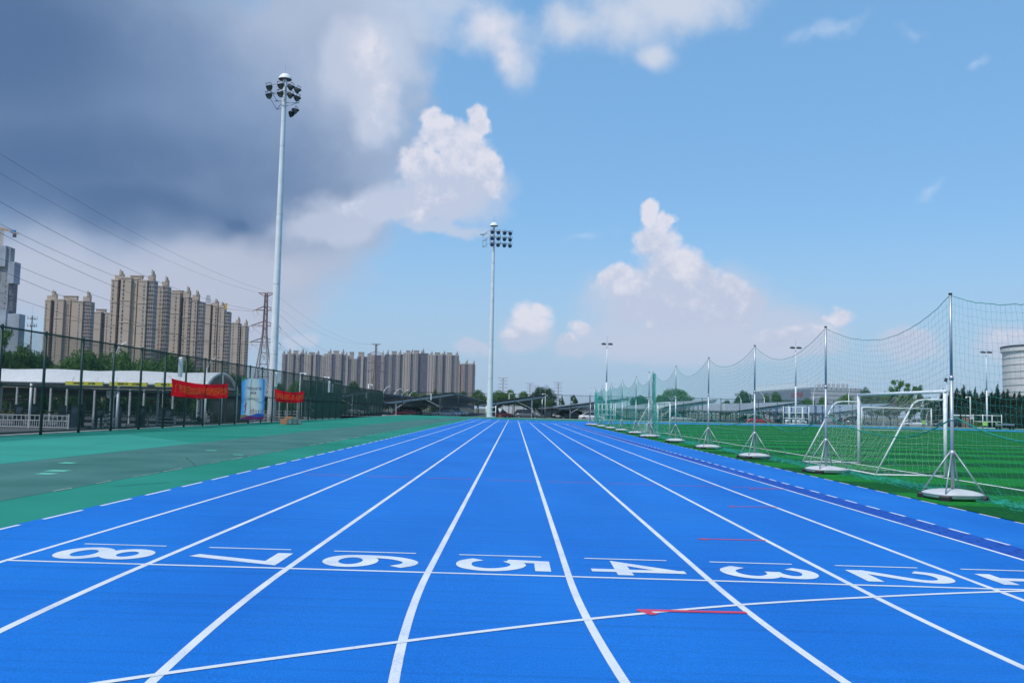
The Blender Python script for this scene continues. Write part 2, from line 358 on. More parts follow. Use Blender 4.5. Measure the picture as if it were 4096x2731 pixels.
# turf
def turf_mat():
    m = mat('artificial_turf', (.014,.16,.015), .85, var=.35, scale=6, bump=.8, bscale=45, spec=.06)
    nt = m.node_tree; N = nt.nodes; L = nt.links; bs = N['Principled BSDF']
    tc = N.new('ShaderNodeTexCoord'); sp = N.new('ShaderNodeSeparateXYZ'); L.new(tc.outputs['Object'], sp.inputs[0])
    md = N.new('ShaderNodeMath'); md.operation = 'PINGPONG'; md.inputs[1].default_value = 2.6
    ns = N.new('ShaderNodeTexNoise'); ns.inputs['Scale'].default_value = .12; L.new(tc.outputs['Object'], ns.inputs['Vector'])
    ad = N.new('ShaderNodeMath'); ad.operation = 'MULTIPLY_ADD'; ad.inputs[1].default_value = 2.2; L.new(ns.outputs['Fac'], ad.inputs[0]); L.new(sp.outputs['Y'], ad.inputs[2])
    L.new(ad.outputs[0], md.inputs[0])
    mr = N.new('ShaderNodeMapRange'); mr.inputs['From Min'].default_value = 1.15; mr.inputs['From Max'].default_value = 1.45; mr.interpolation_type = 'SMOOTHSTEP'
    L.new(md.outputs[0], mr.inputs['Value'])
    mx = N.new('ShaderNodeMix'); mx.data_type = 'RGBA'; L.new(mr.outputs['Result'], mx.inputs['Factor'])
    mx.inputs['A'].default_value = (.006,.088,.021,1); mx.inputs['B'].default_value = (.012,.175,.026,1)
    n2 = N.new('ShaderNodeTexNoise'); n2.inputs['Scale'].default_value = 18; n2.inputs['Detail'].default_value = 6; L.new(tc.outputs['Object'], n2.inputs['Vector'])
    m2 = N.new('ShaderNodeMapRange'); m2.inputs['From Min'].default_value=.3; m2.inputs['From Max'].default_value=.7; m2.inputs['To Min'].default_value = .62; m2.inputs['To Max'].default_value = 1.3
    L.new(n2.outputs['Fac'], m2.inputs['Value'])
    vs = N.new('ShaderNodeVectorMath'); vs.operation = 'SCALE'; L.new(mx.outputs['Result'], vs.inputs[0]); L.new(m2.outputs['Result'], vs.inputs['Scale'])
    L.new(vs.outputs['Vector'], bs.inputs['Base Color'])
    return m
M_turf = turf_mat()
tf = MB(); pts = []
for i in range(61): x,y = ring_pt(RI, pi-pi*i/60, YF); pts.append((x,y,zg(x)+.012))
for i in range(61): x,y = ring_pt(RI, -pi*i/60, YN); pts.append((x,y,zg(x)+.012))
# split at x = 8 so the fall of the field stays planar
tf.add(pts, [tuple(range(len(pts)))])
t_o = struct(tf.build('turf_field', M_turf))
M_pline = mat('turf_white_line', (.60,.64,.60), .8, var=.2, scale=8)
pl = MB()
for x in (10.66,73.1): pl.ribbon([(x,.3),(x,100.3)], .12, .022)
for y in (.3,52.0,100.3): pl.ribbon([(10.66,y),(73.1,y)], .12, .023)
pl.ribbon([(21.5,100.2),(21.5,84),(62.3,84),(62.3,100.2)], .12, .024)
pl.ribbon([(7.9,75.8),(73.1,75.8)], .10, .023); pl.ribbon([(10.66,63.0),(73.1,63.0)], .10, .023)
struct(pl.build('pitch_line_markings', M_pline))
# pale kerb under the fence
kb = MB(); kb.box(-17.78,-17.61,5,94.2,LOW,zg(-18)+.03); struct(kb.build('fence_kerb', M_concrete))
kb = MB(); kb.box(-21.4,118,150.2,150.45,LOW,zg(8)+.12); struct(kb.build('fence_kerb', M_concrete))

# ================================================================== NET POSTS AND SAFETY NETS along the inside of the track
M_base = mat('grey_white_plastic', (.50,.51,.52), .5, var=.08, scale=4)
M_net = mat('green_net_cord', (.035,.42,.33), .7, var=.2)
M_rope = mat('green_rope', (.010,.24,.16), .7, var=.2)
NX = 8.07
def make_net_post(label, loc, group):
    t = thing('net_post', label, 'net post', loc, 0, group)
    def rsq(k, z, e=3.2):                        # rounded square ring
        out = []
        for i in range(32):
            a = 2*pi*i/32; q = (abs(cos(a))**e+abs(sin(a))**e)**(-1/e); out.append((k*q*cos(a),k*q*sin(a),z))
        return out
    MB().loft([rsq(.40,.035),rsq(.445,.05),rsq(.46,.085),rsq(.46,.12),rsq(.445,.138),rsq(.40,.155),rsq(.31,.178),rsq(.21,.194),rsq(.10,.20,2.2)]).build('base', M_base, t, True)
    MB().loft([rsq(.462,.10),rsq(.470,.105),rsq(.470,.125),rsq(.462,.13)]).build('base_rim', M_base, t, True)
    for i in range(4):
        a = pi/4+i*pi/2; MB().cbox(-.10,.10,-.10,.10,0,.105,.02).xf(Matrix.Translation((.50*cos(a),.50*sin(a),0)) @ Matrix.Rotation(a,4,'Z')).build('foot_block', M_black, t)
    MB().tube((0,0,.2),(0,0,2.25),.033,12).tube((0,0,2.25),(0,0,3.78),.026,12).build('pole', M_galv, t, True)
    for z0_,z1_,r_ in ((.80,.90,.050),(2.2,2.27,.042),(1.45,1.48,.042)): MB().tube((0,0,z0_),(0,0,z1_),r_,12).build('collar', M_galv, t, True)
    MB().tube((0,0,3.78),(0,0,3.81),.034,10).build('pole_cap', M_black, t)
    for i in range(4):
        a = pi/4+i*pi/2
        MB().tube((.045*cos(a),.045*sin(a),.86),(.52*cos(a),.52*sin(a),.15),.0145,7).build('brace', M_galv, t, True)
    return t
post_y = [9.9,17.1,24.0,31.1,38.5,46.3,54.0,61.4,69.2,77.2,85.0,92.9]
ordn = ['first','second','third','fourth','fifth','sixth','seventh','eighth','ninth','tenth','eleventh','twelfth','thirteenth','fourteenth','fifteenth','sixteenth']
pk = None
for i, y in enumerate(post_y[1:]):
    lb = ('tall grey net post on the largest white base, nearest the camera' if i == 0 else
          f'grey net post on a white weighted base, {ordn[i]} from the camera along the track')
    loc = (NX, y, zg(NX)); rz = random.uniform(-.25,.25)
    if pk is None: pk = make_net_post(lb, loc, 'net posts on white bases beside the track'); pk.rotation_euler.z = .12
    else: dup(pk, loc, rz, lb)
dup(pk, (NX-.28,53.6,zg(NX)), .2, 'grey net post standing as the nearer of a close pair, where two nets meet')
dup(pk, (7.75,94.3,zg(NX)), .1, 'grey net post at the far corner of the net line, leftmost of all')
def cord(mb, a, b, r):                          # thin three-sided cord
    d = b-a
    if d.length < 1e-6: return
    u = d.orthogonal().normalized()*r; w = d.normalized().cross(u)
    vs = [a+u, a-u*.5+w*.87, a-u*.5-w*.87, b+u, b-u*.5+w*.87, b-u*.5-w*.87]
    mb.add(vs, [(0,1,4,3),(1,2,5,4),(2,0,3,5)])
def net_panel(P0, P1, label, seed, sag=.55, nv=26, step=.16, r=.0017, heap=True, gather=(0,0)):
    R = random.Random(seed); P0 = Vector(P0); P1 = Vector(P1); d = P1-P0; L_ = d.length; n = max(4, int(L_/step)); nrm = Vector((1,0,0)) if abs(d.x) < abs(d.y) else Vector((0,1,0))
    t = thing('safety_net', label, 'safety net', P0, 0, 'green safety nets strung between the posts')
    ph = R.uniform(0,6); grid = []
    for i in range(n+1):
        s = i/n; zt = 3.76-sag*4*s*(1-s)*(1+.12*sin(3*s+ph)); row = []
        ss = s + gather[0]*(s*(1-s))*.0
        for j in range(nv+1):
            q = j/nv; z = zt*(1-q) if q < .86 else zt*.14*(1-(q-.86)/.14*1.0)
            belly = .10*sin(pi*q)*sin(pi*s)+.035*sin(9*s+5*q+ph)*q
            out = 0
            if heap and q > .70: out = ((q-.70)/.30)**1.6*(.55+.22*sin(11*s+ph)+.12*sin(29*s))*min(1,8*s*(1-s)+.25)
            z = max(z*(1-.55*max(0,(q-.8))/.2*.6), .02)+R.uniform(0,.03)*(q>.9)
            p = d*ss + nrm*(belly+out+R.uniform(-.012,.012)*(1+q)) + Vector((0,0,z+R.uniform(-.012,.012)))
            p += d.normalized()*R.uniform(-.015,.015)*(0<i<n)
            row.append(p)
        grid.append(row)
    m = MB()
    for i in range(n+1):
        for j in range(nv+1):
            if i < n: cord(m, grid[i][j], grid[i+1][j], r)
            if j < nv: cord(m, grid[i][j], grid[i][j+1], r)
    if heap:                                    # slack net gathered along the ground
        for k in range(int(n*26)):
            s = R.random(); a = d*s+nrm*(R.gauss(.42,.16))+Vector((0,0,R.uniform(.012,.10)))
            b = a+Vector((R.uniform(-.09,.09),R.uniform(-.22,.22),R.uniform(-.04,.04))); b.z = max(.01,b.z); cord(m, a, b, r*1.25)
    m.build('netting', M_net, t)
    h = MB(); h.path([grid[i][0] for i in range(n+1)], .006, 5); h.build('head_rope', M_rope, t)
    h = MB(); sg = R.uniform(.36,.5); h.path([d*(i/24)+nrm*.05+Vector((0,0,1.52-sg*4*(i/24)*(1-i/24)*(1+.15*sin(5*i/24+ph)))) for i in range(25)], .013, 6); h.build('side_rope', M_rope, t)
    return t
for i in range(len(post_y)-1):
    a, b = post_y[i], post_y[i+1]
    if i == 5: b = 53.6
    lb = ('green safety net running out of the picture on the right of the nearest post' if i == 0 else
          f'green net sagging between net posts {ordn[i-1]} and {ordn[i]} counted from the camera')
    net_panel((NX,a,zg(NX)), (NX,b,zg(NX)), lb, 50+i, r=.0017 if i < 3 else .0022+.0004*(i-3))
net_panel((NX,92.9,zg(NX)), (NX+.9,100.5,zg(NX)), 'green safety net beyond the last post of the row, turning in at the far bend', 77, r=.006)
# bundled net between the paired posts
m = MB(); R = random.Random(4)
t = thing('safety_net', 'bunched folds of green net hanging between the close pair of posts', 'safety net', (NX,53.75,zg(NX)), 0, 'green safety nets strung between the posts')
for k in range(34):
    x = R.uniform(-.06,.16); y = R.uniform(-.12,.2); pts = []
    for j in range(14):
        q = j/13; sp = .35+1.3*q**3
        pts.append(Vector((x*sp*2.2+R.uniform(-.03,.03)+.22*q**4, y*sp*1.6+R.uniform(-.04,.04), 3.7*(1-q)+.02)))
    for a, b in zip(pts, pts[1:]): cord(m, a, b, .006)
m.build('netting', M_net, t)

# ================================================================== GOALS
M_goal = mat('white_goal_tube', (.70,.72,.73), .38, var=.06, scale=2)
M_wnet = mat('white_net_cord', (.62,.66,.64), .7, var=.1)
def make_goal(label, loc, rz, w, h, depth, r, top=.85, sl=.022, step=.14, cord_r=.0013, group=None, R=random.Random(11)):
    """front posts on the local x axis, back towards -y"""
    t = thing('football_goal', label, 'goal', loc, rz, group)
    for s in (-1,1):
        MB().tube((s*w/2,0,0),(s*w/2,0,h),r,12).build('post', M_goal, t, True)
    MB().tube((-w/2-r,0,h),(w/2+r,0,h),r*.95,12).build('crossbar', M_goal, t, True)
    hs = h*.90
    for s in (-1,1):
        pts = [(s*w/2,0,hs),(s*w/2,-top*.55,hs),(s*w/2,-top*.8,hs-.03),(s*w/2,-top*.95,hs-.12),(s*w/2,-top*1.06,hs-.3),(s*w/2,-depth,.05)]
        MB().path(pts, sl, 9).build('stay', M_goal, t, True)
        MB().tube((s*w/2,0,.03),(s*w/2,-depth,.03),sl,8).build('ground_bar', M_goal, t, True)
    MB().tube((-w/2,-depth,.03),(w/2,-depth,.03),sl,8).build('rear_bar', M_goal, t, True)
    m = MB(); n = int(w/step)
    prof = [(0,h),(-top*.5,hs-.12),(-top*1.0,hs-.28)] + [(-top-(depth-top)*k/12, (hs-.28)*(1-k/12)+.03) for k in range(1,13)]
    prof = [prof[0],((prof[0][0]+prof[1][0])/2,(prof[0][1]+prof[1][1])/2-.05)]+prof[1:]
    grid = []
    for i in range(n+1):
        x = -w/2+w*i/n; row = []
        for j,(y,z) in enumerate(prof):
            k = sin(pi*i/n); row.append(Vector((x+R.uniform(-.03,.03), y+k*.16*sin(pi*j/len(prof))+R.uniform(-.03,.03), max(.02, z-k*.07*sin(pi*j/len(prof))+R.uniform(-.03,.03)))))
        grid.append(row)
    for i in range(n+1):
        for j in range(len(prof)):
            if i < n: cord(m, grid[i][j], grid[i+1][j], cord_r)
            if j < len(prof)-1: cord(m, grid[i][j], grid[i][j+1], cord_r)
    for s in (-1,1):                            # side nets
        for k in range(1, int(depth/step)):
            y = -k*step; zt = hs if y > -top else hs*(1-(-y-top)/(depth-top)); p0 = Vector((s*w/2,y,max(.03,zt)))
            ps = [Vector((s*(w/2-.05*sin(pi*q/8)),y+R.uniform(-.03,.03),p0.z*(1-q/8)+.02)) for q in range(9)]
            for a, b in zip(ps, ps[1:]): cord(m, a, b, cord_r)
        for k in range(1, int(hs/step)):
            z = k*step; yb = -depth+(depth-top)*(z/hs); ps = [Vector((s*(w/2-.03),yb*q/6,z+R.uniform(-.03,.03))) for q in range(7)]
            for a, b in zip(ps, ps[1:]): cord(m, a, b, cord_r)
    for k in range(int(n*3)):                   # loose folds near the ground
        a = Vector((R.uniform(-w/2,w/2), -depth*R.uniform(.35,1.0), R.uniform(.015,.10))); b = a+Vector((R.uniform(-.2,.2),R.uniform(-.2,.2),R.uniform(-.04,.05))); b.z = max(.01,b.z); cord(m, a, b, cord_r)
    m.build('goal_net', M_wnet, t)
    return t
make_goal('large white goal just behind the two nearest net posts, its back to the track', (10.86,26.3,zg(9)+.012), -pi/2, 5.85, 2.15, 1.75, .046)
make_goal('white full-size goal at the far end of the turf, seen through the nearest goal', (41.9,101.6,zg(9)+.012), pi, 7.6, 2.5, 1.9, .06, top=1.0, step=.2, cord_r=.004)
make_goal('small white goal beside the far part of the net line', (10.9,67.6,zg(9)+.012), -pi/2, 5.6, 2.15, 1.75, .055, step=.2, cord_r=.003)

# ================================================================== CHAIN-LINK FENCES
def chain_mesh(w, h, pitch=.075, r=.0032):
    m = MB(); nx = int(w/pitch); nz = int(h/pitch); dx = w/nx; dz = h/nz
    for i in range(nx):
        for j in range(nz):
            x = i*dx; z = j*dz
            for a, b in (((x,0,z+dz/2),(x+dx/2,0,z)),((x+dx/2,0,z),(x+dx,0,z+dz/2)),((x,0,z+dz/2),(x+dx/2,0,z+dz)),((x+dx/2,0,z+dz),(x+dx,0,z+dz/2))):
                cord(m, Vector(a), Vector(b), r)
    for i in range(2*nx):                       # twisted ends above the top rail
        x = (i+.5)*dx/2; cord(m, Vector((x,0,h)), Vector((x+.012,0,h+.07)), r*1.3)
    return m
FH = 3.72
def make_fence(label, start, yaw, bays, span, pitch=.075, r=.0032):
    t = thing('chain_link_fence', label, 'fence', start, yaw)
    pm = MB().tube((0,0,-.1),(0,0,FH+.05),.052,10).lathe([(.05,FH+.05),(.05,FH+.08),(.0,FH+.11)],10,cap=False)
    p0 = pm.build('post', M_green_steel, t, True); m0 = chain_mesh(span, FH-.12, pitch, r).build('mesh_panel', M_green_wire, t); m0.location = (0,-.05,.10)
    for i in range(1, bays+1):
        o = p0.copy(); COL.objects.link(o); o.location = (i*span,0,0)
        if i < bays: o = m0.copy(); COL.objects.link(o); o.location = (i*span,-.05,.10)
    for z in (.12, FH*.47, FH): MB().tube((0,0,z),(bays*span,0,z),.03,8).build('rail', M_green_steel, t, True)
    return t
FX = -17.4
make_fence('long green chain-link fence carrying the banners beside the green apron', (FX,28.18-2.95*2,zg(-18)), pi/2, 24, 2.95)
yE = 28.18-2.95*2+24*2.95
make_fence('short green fence stepping back at the end of the long banner fence', (FX-3.9,yE,zg(-18)), 0, 2, 1.95, .06, .0055)
make_fence('green fence running away behind the step, seen end on', (FX-3.9,yE,zg(-18)), pi/2, 19, 2.96, .075, .004)
make_fence('tall dark green fence across the far end, in front of the solar carports', (FX-3.9,150.6,zg(-18)+.02), 0, 46, 3.05, .12, .004)
# loudspeaker columns on the fences
def speaker(label, loc, rz, h=1.0):
    t = thing('column_speaker', label, 'speaker', loc, rz, 'column speakers on the fences')
    MB().cbox(-.09,.09,-.09,.09,0,h,.03).build('cabinet', M_white, t)
    MB().box(-.06,.06,-.098,-.092,.06,h-.08).build('grille', mat('speaker_grille', (.50,.51,.52), .6, var=.1, scale=60), t)
    MB().box(-.03,.03,.09,.16,.25,.32).box(-.03,.03,.09,.16,h-.32,h-.25).build('bracket', M_dgrey, t)
    return t
for (px,py,lb) in ((720,1508,'white column speaker high on the fence above the red gate banner'),(1103,1545,'white column speaker on the fence above the second red banner'),
                   (1316,1568,'white column speaker near the corner of the banner fence')):
    q = atx(px,py,FX+.2); speaker(lb, q, 0, 1.02)
for (px,py,lb) in ((1465,1594,'white column speaker on the far fence before the left carport ridge'),(1724,1600,'white column speaker on the far fence before the gabled carport'),
                   (2897,1640,'white column speaker on the far fence between two right-hand carports')):
    q = at(px,py,150.4); speaker(lb, q, 0, 1.05)
q = at(1276,1575,147); speaker('white column speaker behind the mesh of the stepped-back fence', (FX-3.7,q.y-40,q.z-.3), 0, 1.0)

# ================================================================== BANNERS, POSTER, PODIUM, TABLE
M_redcloth = mat('red_banner_cloth', (.50,.004,.012), .75, var=.10, scale=1.2, bump=.15, bscale=3)
def thin_cloth(m, col, f=.68):                   # sun behind the cloth shines through it
    N = m.node_tree.nodes; L = m.node_tree.links; bs = N['Principled BSDF']; tr = N.new('ShaderNodeBsdfTranslucent'); mx = N.new('ShaderNodeMixShader'); mx.inputs[0].default_value = f
    if col: tr.inputs['Color'].default_value = (*col,1)
    else: L.new(bs.inputs['Base Color'].links[0].from_socket, tr.inputs['Color'])
    L.new(bs.outputs[0], mx.inputs[1]); L.new(tr.outputs[0], mx.inputs[2]); L.new(mx.outputs[0], N['Material Output'].inputs['Surface']); return m
thin_cloth(M_redcloth, (.80,.006,.02))
M_gold = thin_cloth(mat('gold_lettering', (.88,.55,.06), .6, var=.05), (1.,.70,.10))
def cloth(ya, za0, za1, yb, zb0, zb1, x, m, sagt=.0, wav=.03, n=40, k=14, seed=0):
    """hanging cloth between two fence posts: (y, bottom z, top z) at each end"""
    def P(s, q):
        zt = za1+(zb1-za1)*s - sagt*4*s*(1-s); zb = za0+(zb0-za0)*s - sagt*.6*4*s*(1-s)
        return Vector((x+wav*sin(pi*q)*sin(7*s+seed+2*q)+wav*.6*sin(15*s+3*q+seed)*(1-q)+.02, ya+(yb-ya)*s, zb+(zt-zb)*q))
    mb = MB(); mb.v = [tuple(P(i/n,j/k)) for i in range(n+1) for j in range(k+1)]
    for i in range(n):
        for j in range(k): a = i*(k+1)+j; mb.f.append((a,a+k+1,a+k+2,a+1))
    return mb, P
def subdiv_tri(m, h):                           # cut lettering fine enough to follow the cloth
    out = MB()
    for f in m.f:
        for i in range(1, len(f)-1):
            st = [(Vector(m.v[f[0]]),Vector(m.v[f[i]]),Vector(m.v[f[i+1]]))]
            while st:
                a,b,c = st.pop(); e = [(b-a).length,(c-b).length,(a-c).length]; k = e.index(max(e))
                if e[k] < h: out.add([a,b,c],[(0,1,2)]); continue
                if k == 0: q=(a+b)/2; st += [(a,q,c),(q,b,c)]
                elif k == 1: q=(b+c)/2; st += [(a,b,q),(a,q,c)]
                else: q=(c+a)/2; st += [(a,b,q),(q,b,c)]
    return out
def letter_on(P, txt, s0, s1, q0, q1, off=.012, bold=.012):
    t = subdiv_tri(fit(text_mesh(txt, 1., bold), 1., 1.), .03 if len(txt) > 8 else .06)
    t.v = [tuple(P(s0+(v[0]+.5)*(s1-s0), q0+(v[1]+.5)*(q1-q0))+Vector((off,0,0))) for v in t.v]
    return t
def banner(label, c, txt, s0, s1, q0, q1, sag, seed):
    TL,TR,BR,BL = [atx(*p, FX+.08) for p in c]
    t = thing('banner', label, 'banner', (FX+.08,TL.y,BL.z), 0, 'red banners tied to the fence')
    o = Vector(t.location)
    mb, P = cloth(TL.y,BL.z,TL.z,TR.y,BR.z,TR.z, FX+.08, None, sag, .05, seed=seed)
    mb.v = [tuple(Vector(v)-o) for v in mb.v]; mb.build('cloth', M_redcloth, t, True)
    l = letter_on(P, txt, s0, s1, q0, q1, .02, .02); l.v = [tuple(Vector(v)-o) for v in l.v]; l.build('lettering', M_gold, t)
    m = MB()
    for a, z in ((TL,TL.z-BL.z),(TR,TR.z-BL.z)): m.tube((0.02,a.y-o.y,z),(-.06,a.y-o.y+(.15 if a is TR else -.15),z+.1),.008,4)
    m.build('tie_cord', M_redcloth, t)
banner('long red banner with gold writing hung across the fence before the gate', ((684,1513),(909.6,1533),(907.5,1590),(681.6,1582)), '广汽丰田2022年公司级田径比赛', .04,.97,.20,.78,.16,.5)
banner('shorter red banner with gold writing hung on the fence beyond the poster', ((1100,1554.6),(1215.5,1563.4),(1213.4,1606.5),(1098.6,1602.7)), '比赛与安全同行，健康与友谊长存', .03,.97,.24,.80,.18,2.1)
# poster
TL,TR,BR,BL = [atx(*p, FX+.08) for p in ((965.5,1508),(1060,1515),(1053.8,1676),(958.5,1677))]
t = thing('poster', 'tall pale blue event poster with runners printed along the bottom, tied to the fence', 'poster', (FX+.08,TL.y,BL.z)); o = Vector(t.location)
def postermat():
    m = mat('poster_print', (.5,.6,.6), .55, var=0); nt = m.node_tree; N = nt.nodes; L = nt.links; bs = N['Principled BSDF']
    tc = N.new('ShaderNodeTexCoord'); sp = N.new('ShaderNodeSeparateXYZ'); L.new(tc.outputs['Object'], sp.inputs[0])
    d = N.new('ShaderNodeVectorMath'); d.operation = 'DISTANCE'; d.inputs[1].default_value = (0,(TR.y-TL.y)*.5,(TL.z-BL.z)*.46)
    sc = N.new('ShaderNodeVectorMath'); sc.operation = 'MULTIPLY'; sc.inputs[1].default_value = (0,1,.62); L.new(tc.outputs['Object'], sc.inputs[0])
    d.inputs[1].default_value = (0,(TR.y-TL.y)*.5,(TL.z-BL.z)*.28); L.new(sc.outputs[0], d.inputs[0])
    r = N.new('ShaderNodeValToRGB'); mr = N.new('ShaderNodeMapRange'); mr.inputs['From Max'].default_value = 2.4; L.new(d.outputs['Value'], mr.inputs['Value']); L.new(mr.outputs['Result'], r.inputs['Fac'])
    e = r.color_ramp.elements; e[0].position = .1; e[0].color = (*srgb(240,244,222),1); e[1].position = 1.; e[1].color = (*srgb(80,175,245),1)
    k = e.new(.5); k.color = (*srgb(210,238,240),1)
    L.new(r.outputs['Color'], bs.inputs['Base Color']); return thin_cloth(m, None)
mb, P = cloth(TL.y,BL.z,TL.z,TR.y,BR.z,TR.z, FX+.08, None, .04, .045, 24, 24, 1.)
loc = lambda m: setattr(m,'v',[tuple(Vector(v)-o) for v in m.v]) or m
loc(mb).build('sheet', postermat(), t, True)
M_ink = mat('dark_blue_ink', (.02,.03,.20), .6, var=.05)
loc(letter_on(P,'广汽丰田2022年公司级',.17,.83,.715,.795,.014,.02)).build('lettering', M_ink, t)
loc(letter_on(P,'田径比赛',.39,.61,.61,.69,.014,.02)).build('lettering', M_ink, t)
loc(letter_on(P,'主办：公司工会　　承办：体育协会',.30,.74,.497,.525,.014,.0)).build('lettering', mat('grey_ink', (.06,.07,.10), .6), t)
def poly_on(pts, off=.014):
    m = MB(); m.v = [(s,q,0) for s,q in pts]; m.f = [tuple(range(len(pts)))]; m = subdiv_tri(m, .05)
    m.v = [tuple(P(v[0],v[1])+Vector((off,0,0))) for v in m.v]; return loc(m)
poly_on([(0,0),(1,0),(1,.085),(.82,.04),(.6,.075),(.35,.10),(.15,.06),(0,.03)],.016).build('printed_wave', mat('magenta_ink', (.42,.01,.17), .6), t)
poly_on([(.36,.102),(.6,.077),(.82,.042),(1,.087),(1,.13),(.7,.15),(.5,.12)],.015).build('printed_wave', mat('blue_ink', (.03,.16,.62), .6), t)
poly_on([(0,.032),(.15,.062),(.34,.10),(.22,.115),(0,.115)],.015).build('printed_wave', mat('orange_ink', (.78,.34,.06), .6), t)
poly_on([(0,1),(.28,1),(.2,.965),(.12,.97),(.09,.92),(.05,.93),(0,.87)],.016).build('printed_leaves', mat('leaf_ink', (.10,.32,.09), .6, var=.4, scale=9), t)
def figure(s, q, k, lean):                      # printed running silhouette
    H = .055*k; f = lambda a,b: (s+a*.05*k+lean*b*.02, q+b*H)
    m = MB(); 
    for pts in ([f(-.3,3.3),f(.3,3.3),f(.35,1.7),f(-.25,1.6)], [f(-.15,3.4),f(.18,3.4),f(.22,4.1),f(-.18,4.1)], [f(-.25,1.7),f(.1,1.7),f(.05,0),f(-.1,0)], [f(.0,1.7),f(.35,1.7),f(-.7,.7),f(-.95,.95)], [f(.2,3.2),f(.3,2.9),f(.9,3.6),f(.8,3.9)], [f(-.2,3.2),f(-.3,2.9),f(-.9,2.3),f(-.95,2.6)]):
        a = MB(); a.v = [(x,y,0) for x,y in pts]; a.f = [(0,1,2,3)]; a = subdiv_tri(a,.06); m.add(a.v,a.f)
    m.v = [tuple(P(v[0],v[1])+Vector((.018,0,0))) for v in m.v]; return loc(m)
figure(.19,.09,1.55,.1).build('printed_figure', mat('red_ink', (.55,.02,.08), .6), t)
RR = random.Random(3)
inks = [mat('red_ink', (.55,.02,.08)), mat('purple_ink', (.22,.04,.28), .6), mat('orange_ink', (.8,.3,.04)), mat('teal_ink', (.05,.22,.35), .6)]
for k in range(11): figure(.40+.052*k+RR.uniform(-.01,.01), .11+RR.uniform(0,.02), RR.uniform(.42,.72), RR.uniform(-.5,.5)).build('printed_figure', RR.choice(inks), t)
# victory podium: three card boxes
M_card = mat('brown_card', (.30,.155,.08), .8, var=.08, scale=3); M_cardf = mat('card_front_tone', (.40,.33,.23), .8, var=.06, scale=3)  # front faces carry a paler tone than the box bodies
th = radians(72); dv = Vector((cos(th),sin(th),0)); ev = Vector((-sin(th),cos(th),0)); B0 = gnd(1148,1698)
for i,(h,nm,lb) in enumerate(((.36,'2','low brown podium box marked 2, nearest of the three by the fence'),(.50,'1','tall middle podium box marked 1'),(.34,'3','low podium box marked 3, farthest of the three'))):
    p = B0+dv*(.62*i); p.z = zg(-18)+.003
    t = thing('podium_box', lb, 'podium box', p, th, 'podium boxes by the fence')
    MB().cbox(0,.60,0,.52,0,h,.012).build('box_body', M_card, t)
    MB().box(.02,.58,-.006,-.001,.02,h-.02).build('front_face', M_cardf, t)
    MB().box(.20,.42,-.011,-.007,.04,h-.08).build('number_card', M_white, t)
    l = fit(text_mesh(nm, 1, .03), .11, h-.2); l.v = [(v[0]+.31, -.014, v[1]+(h-.04)/2) for v in l.v]; l.build('number', M_black, t)
# folding table behind the fence
q = at(1140,1662,68); t = thing('folding_table', 'low folding table with a white cloth behind the fence, next to the podium boxes', 'table', (q.x,68,LOW+.45), .2)
MB().box(-.9,.9,-.35,.35,.72,.75).build('tabletop', mat('table_wood', (.36,.22,.14), .7), t)
for sx_ in (-1,1):
    for sy_ in (-1,1): MB().tube((sx_*.75,sy_*.28,0),(sx_*.8,sy_*.3,.72),.018,6).build('leg', M_galv, t)
mb = MB()
for i in range(9): mb.v += [(.1+i*.1,-.36-.03*sin(i*2),.76),(.1+i*.1,-.38-.05*sin(i*2.1),.36+.06*sin(i*1.3))]
mb.f = [(2*i,2*i+2,2*i+3,2*i+1) for i in range(8)]; mb.add([(.1,-.36,.757),(.9,-.36,.757),(.9,.3,.757),(.1,.3,.757)],[(0,1,2,3)])
cl = mb.build('cloth', M_white, None); cl.location = (q.x,68,LOW+.45); cl.rotation_euler = (0,0,.2); tag(cl, 'crumpled white cloth draped over the folding table behind the fence', 'cloth')

# ================================================================== FLOODLIGHT MASTS
M_lens = mat('dark_green_lens', (.02,.09,.07), .12, .0, var=.1, spec=.8, coat=.6)
M_lensb = mat('dark_blue_lens', (.03,.06,.16), .12, .0, var=.1, spec=.8, coat=.6)
def lamp_mb(k=1.):
    b = MB().lathe([(0,-.42*k),(.13*k,-.42*k),(.20*k,-.30*k),(.27*k,-.10*k),(.31*k,.02*k),(.315*k,.10*k),(.275*k,.10*k),(.27*k,.05*k)],16,cap=False)
    # visor hood: upper half tube in front of the lens
    n=9; vs=[]; 
    for q in (0,1):
        for i in range(n+1):
            a = pi*(.12+.76*i/n); r = .315*k
            vs.append((r*cos(a), r*sin(a), (.08+.20*q*sin(a))*k))
    b.add(vs,[(i,i+1,n+2+i,n+1+i) for i in range(n)])
    b.tube((.33*k,0,-.05*k),(.33*k,.46*k,-.10*k),.022*k,5).tube((-.33*k,0,-.05*k),(-.33*k,.46*k,-.10*k),.022*k,5).tube((-.33*k,.46*k,-.10*k),(.33*k,.46*k,-.10*k),.03*k,5)
    return b, MB().lathe([(.275*k,.06*k),(.12*k,.075*k),(.0,.08*k)],16,cap=False)
def add_lamp(parent, p, aim, lensm, k=1.):
    d = Vector(aim).normalized(); x = Vector((0,0,1)).cross(d).normalized(); y = d.cross(x)
    Mx = Matrix(((x.x,y.x,d.x,p[0]),(x.y,y.y,d.y,p[1]),(x.z,y.z,d.z,p[2]),(0,0,0,1)))
    b, l = lamp_mb(k); o = b.xf(Mx).build('floodlight', M_black, parent, True); l.xf(Mx).build('lens', lensm, o, True)
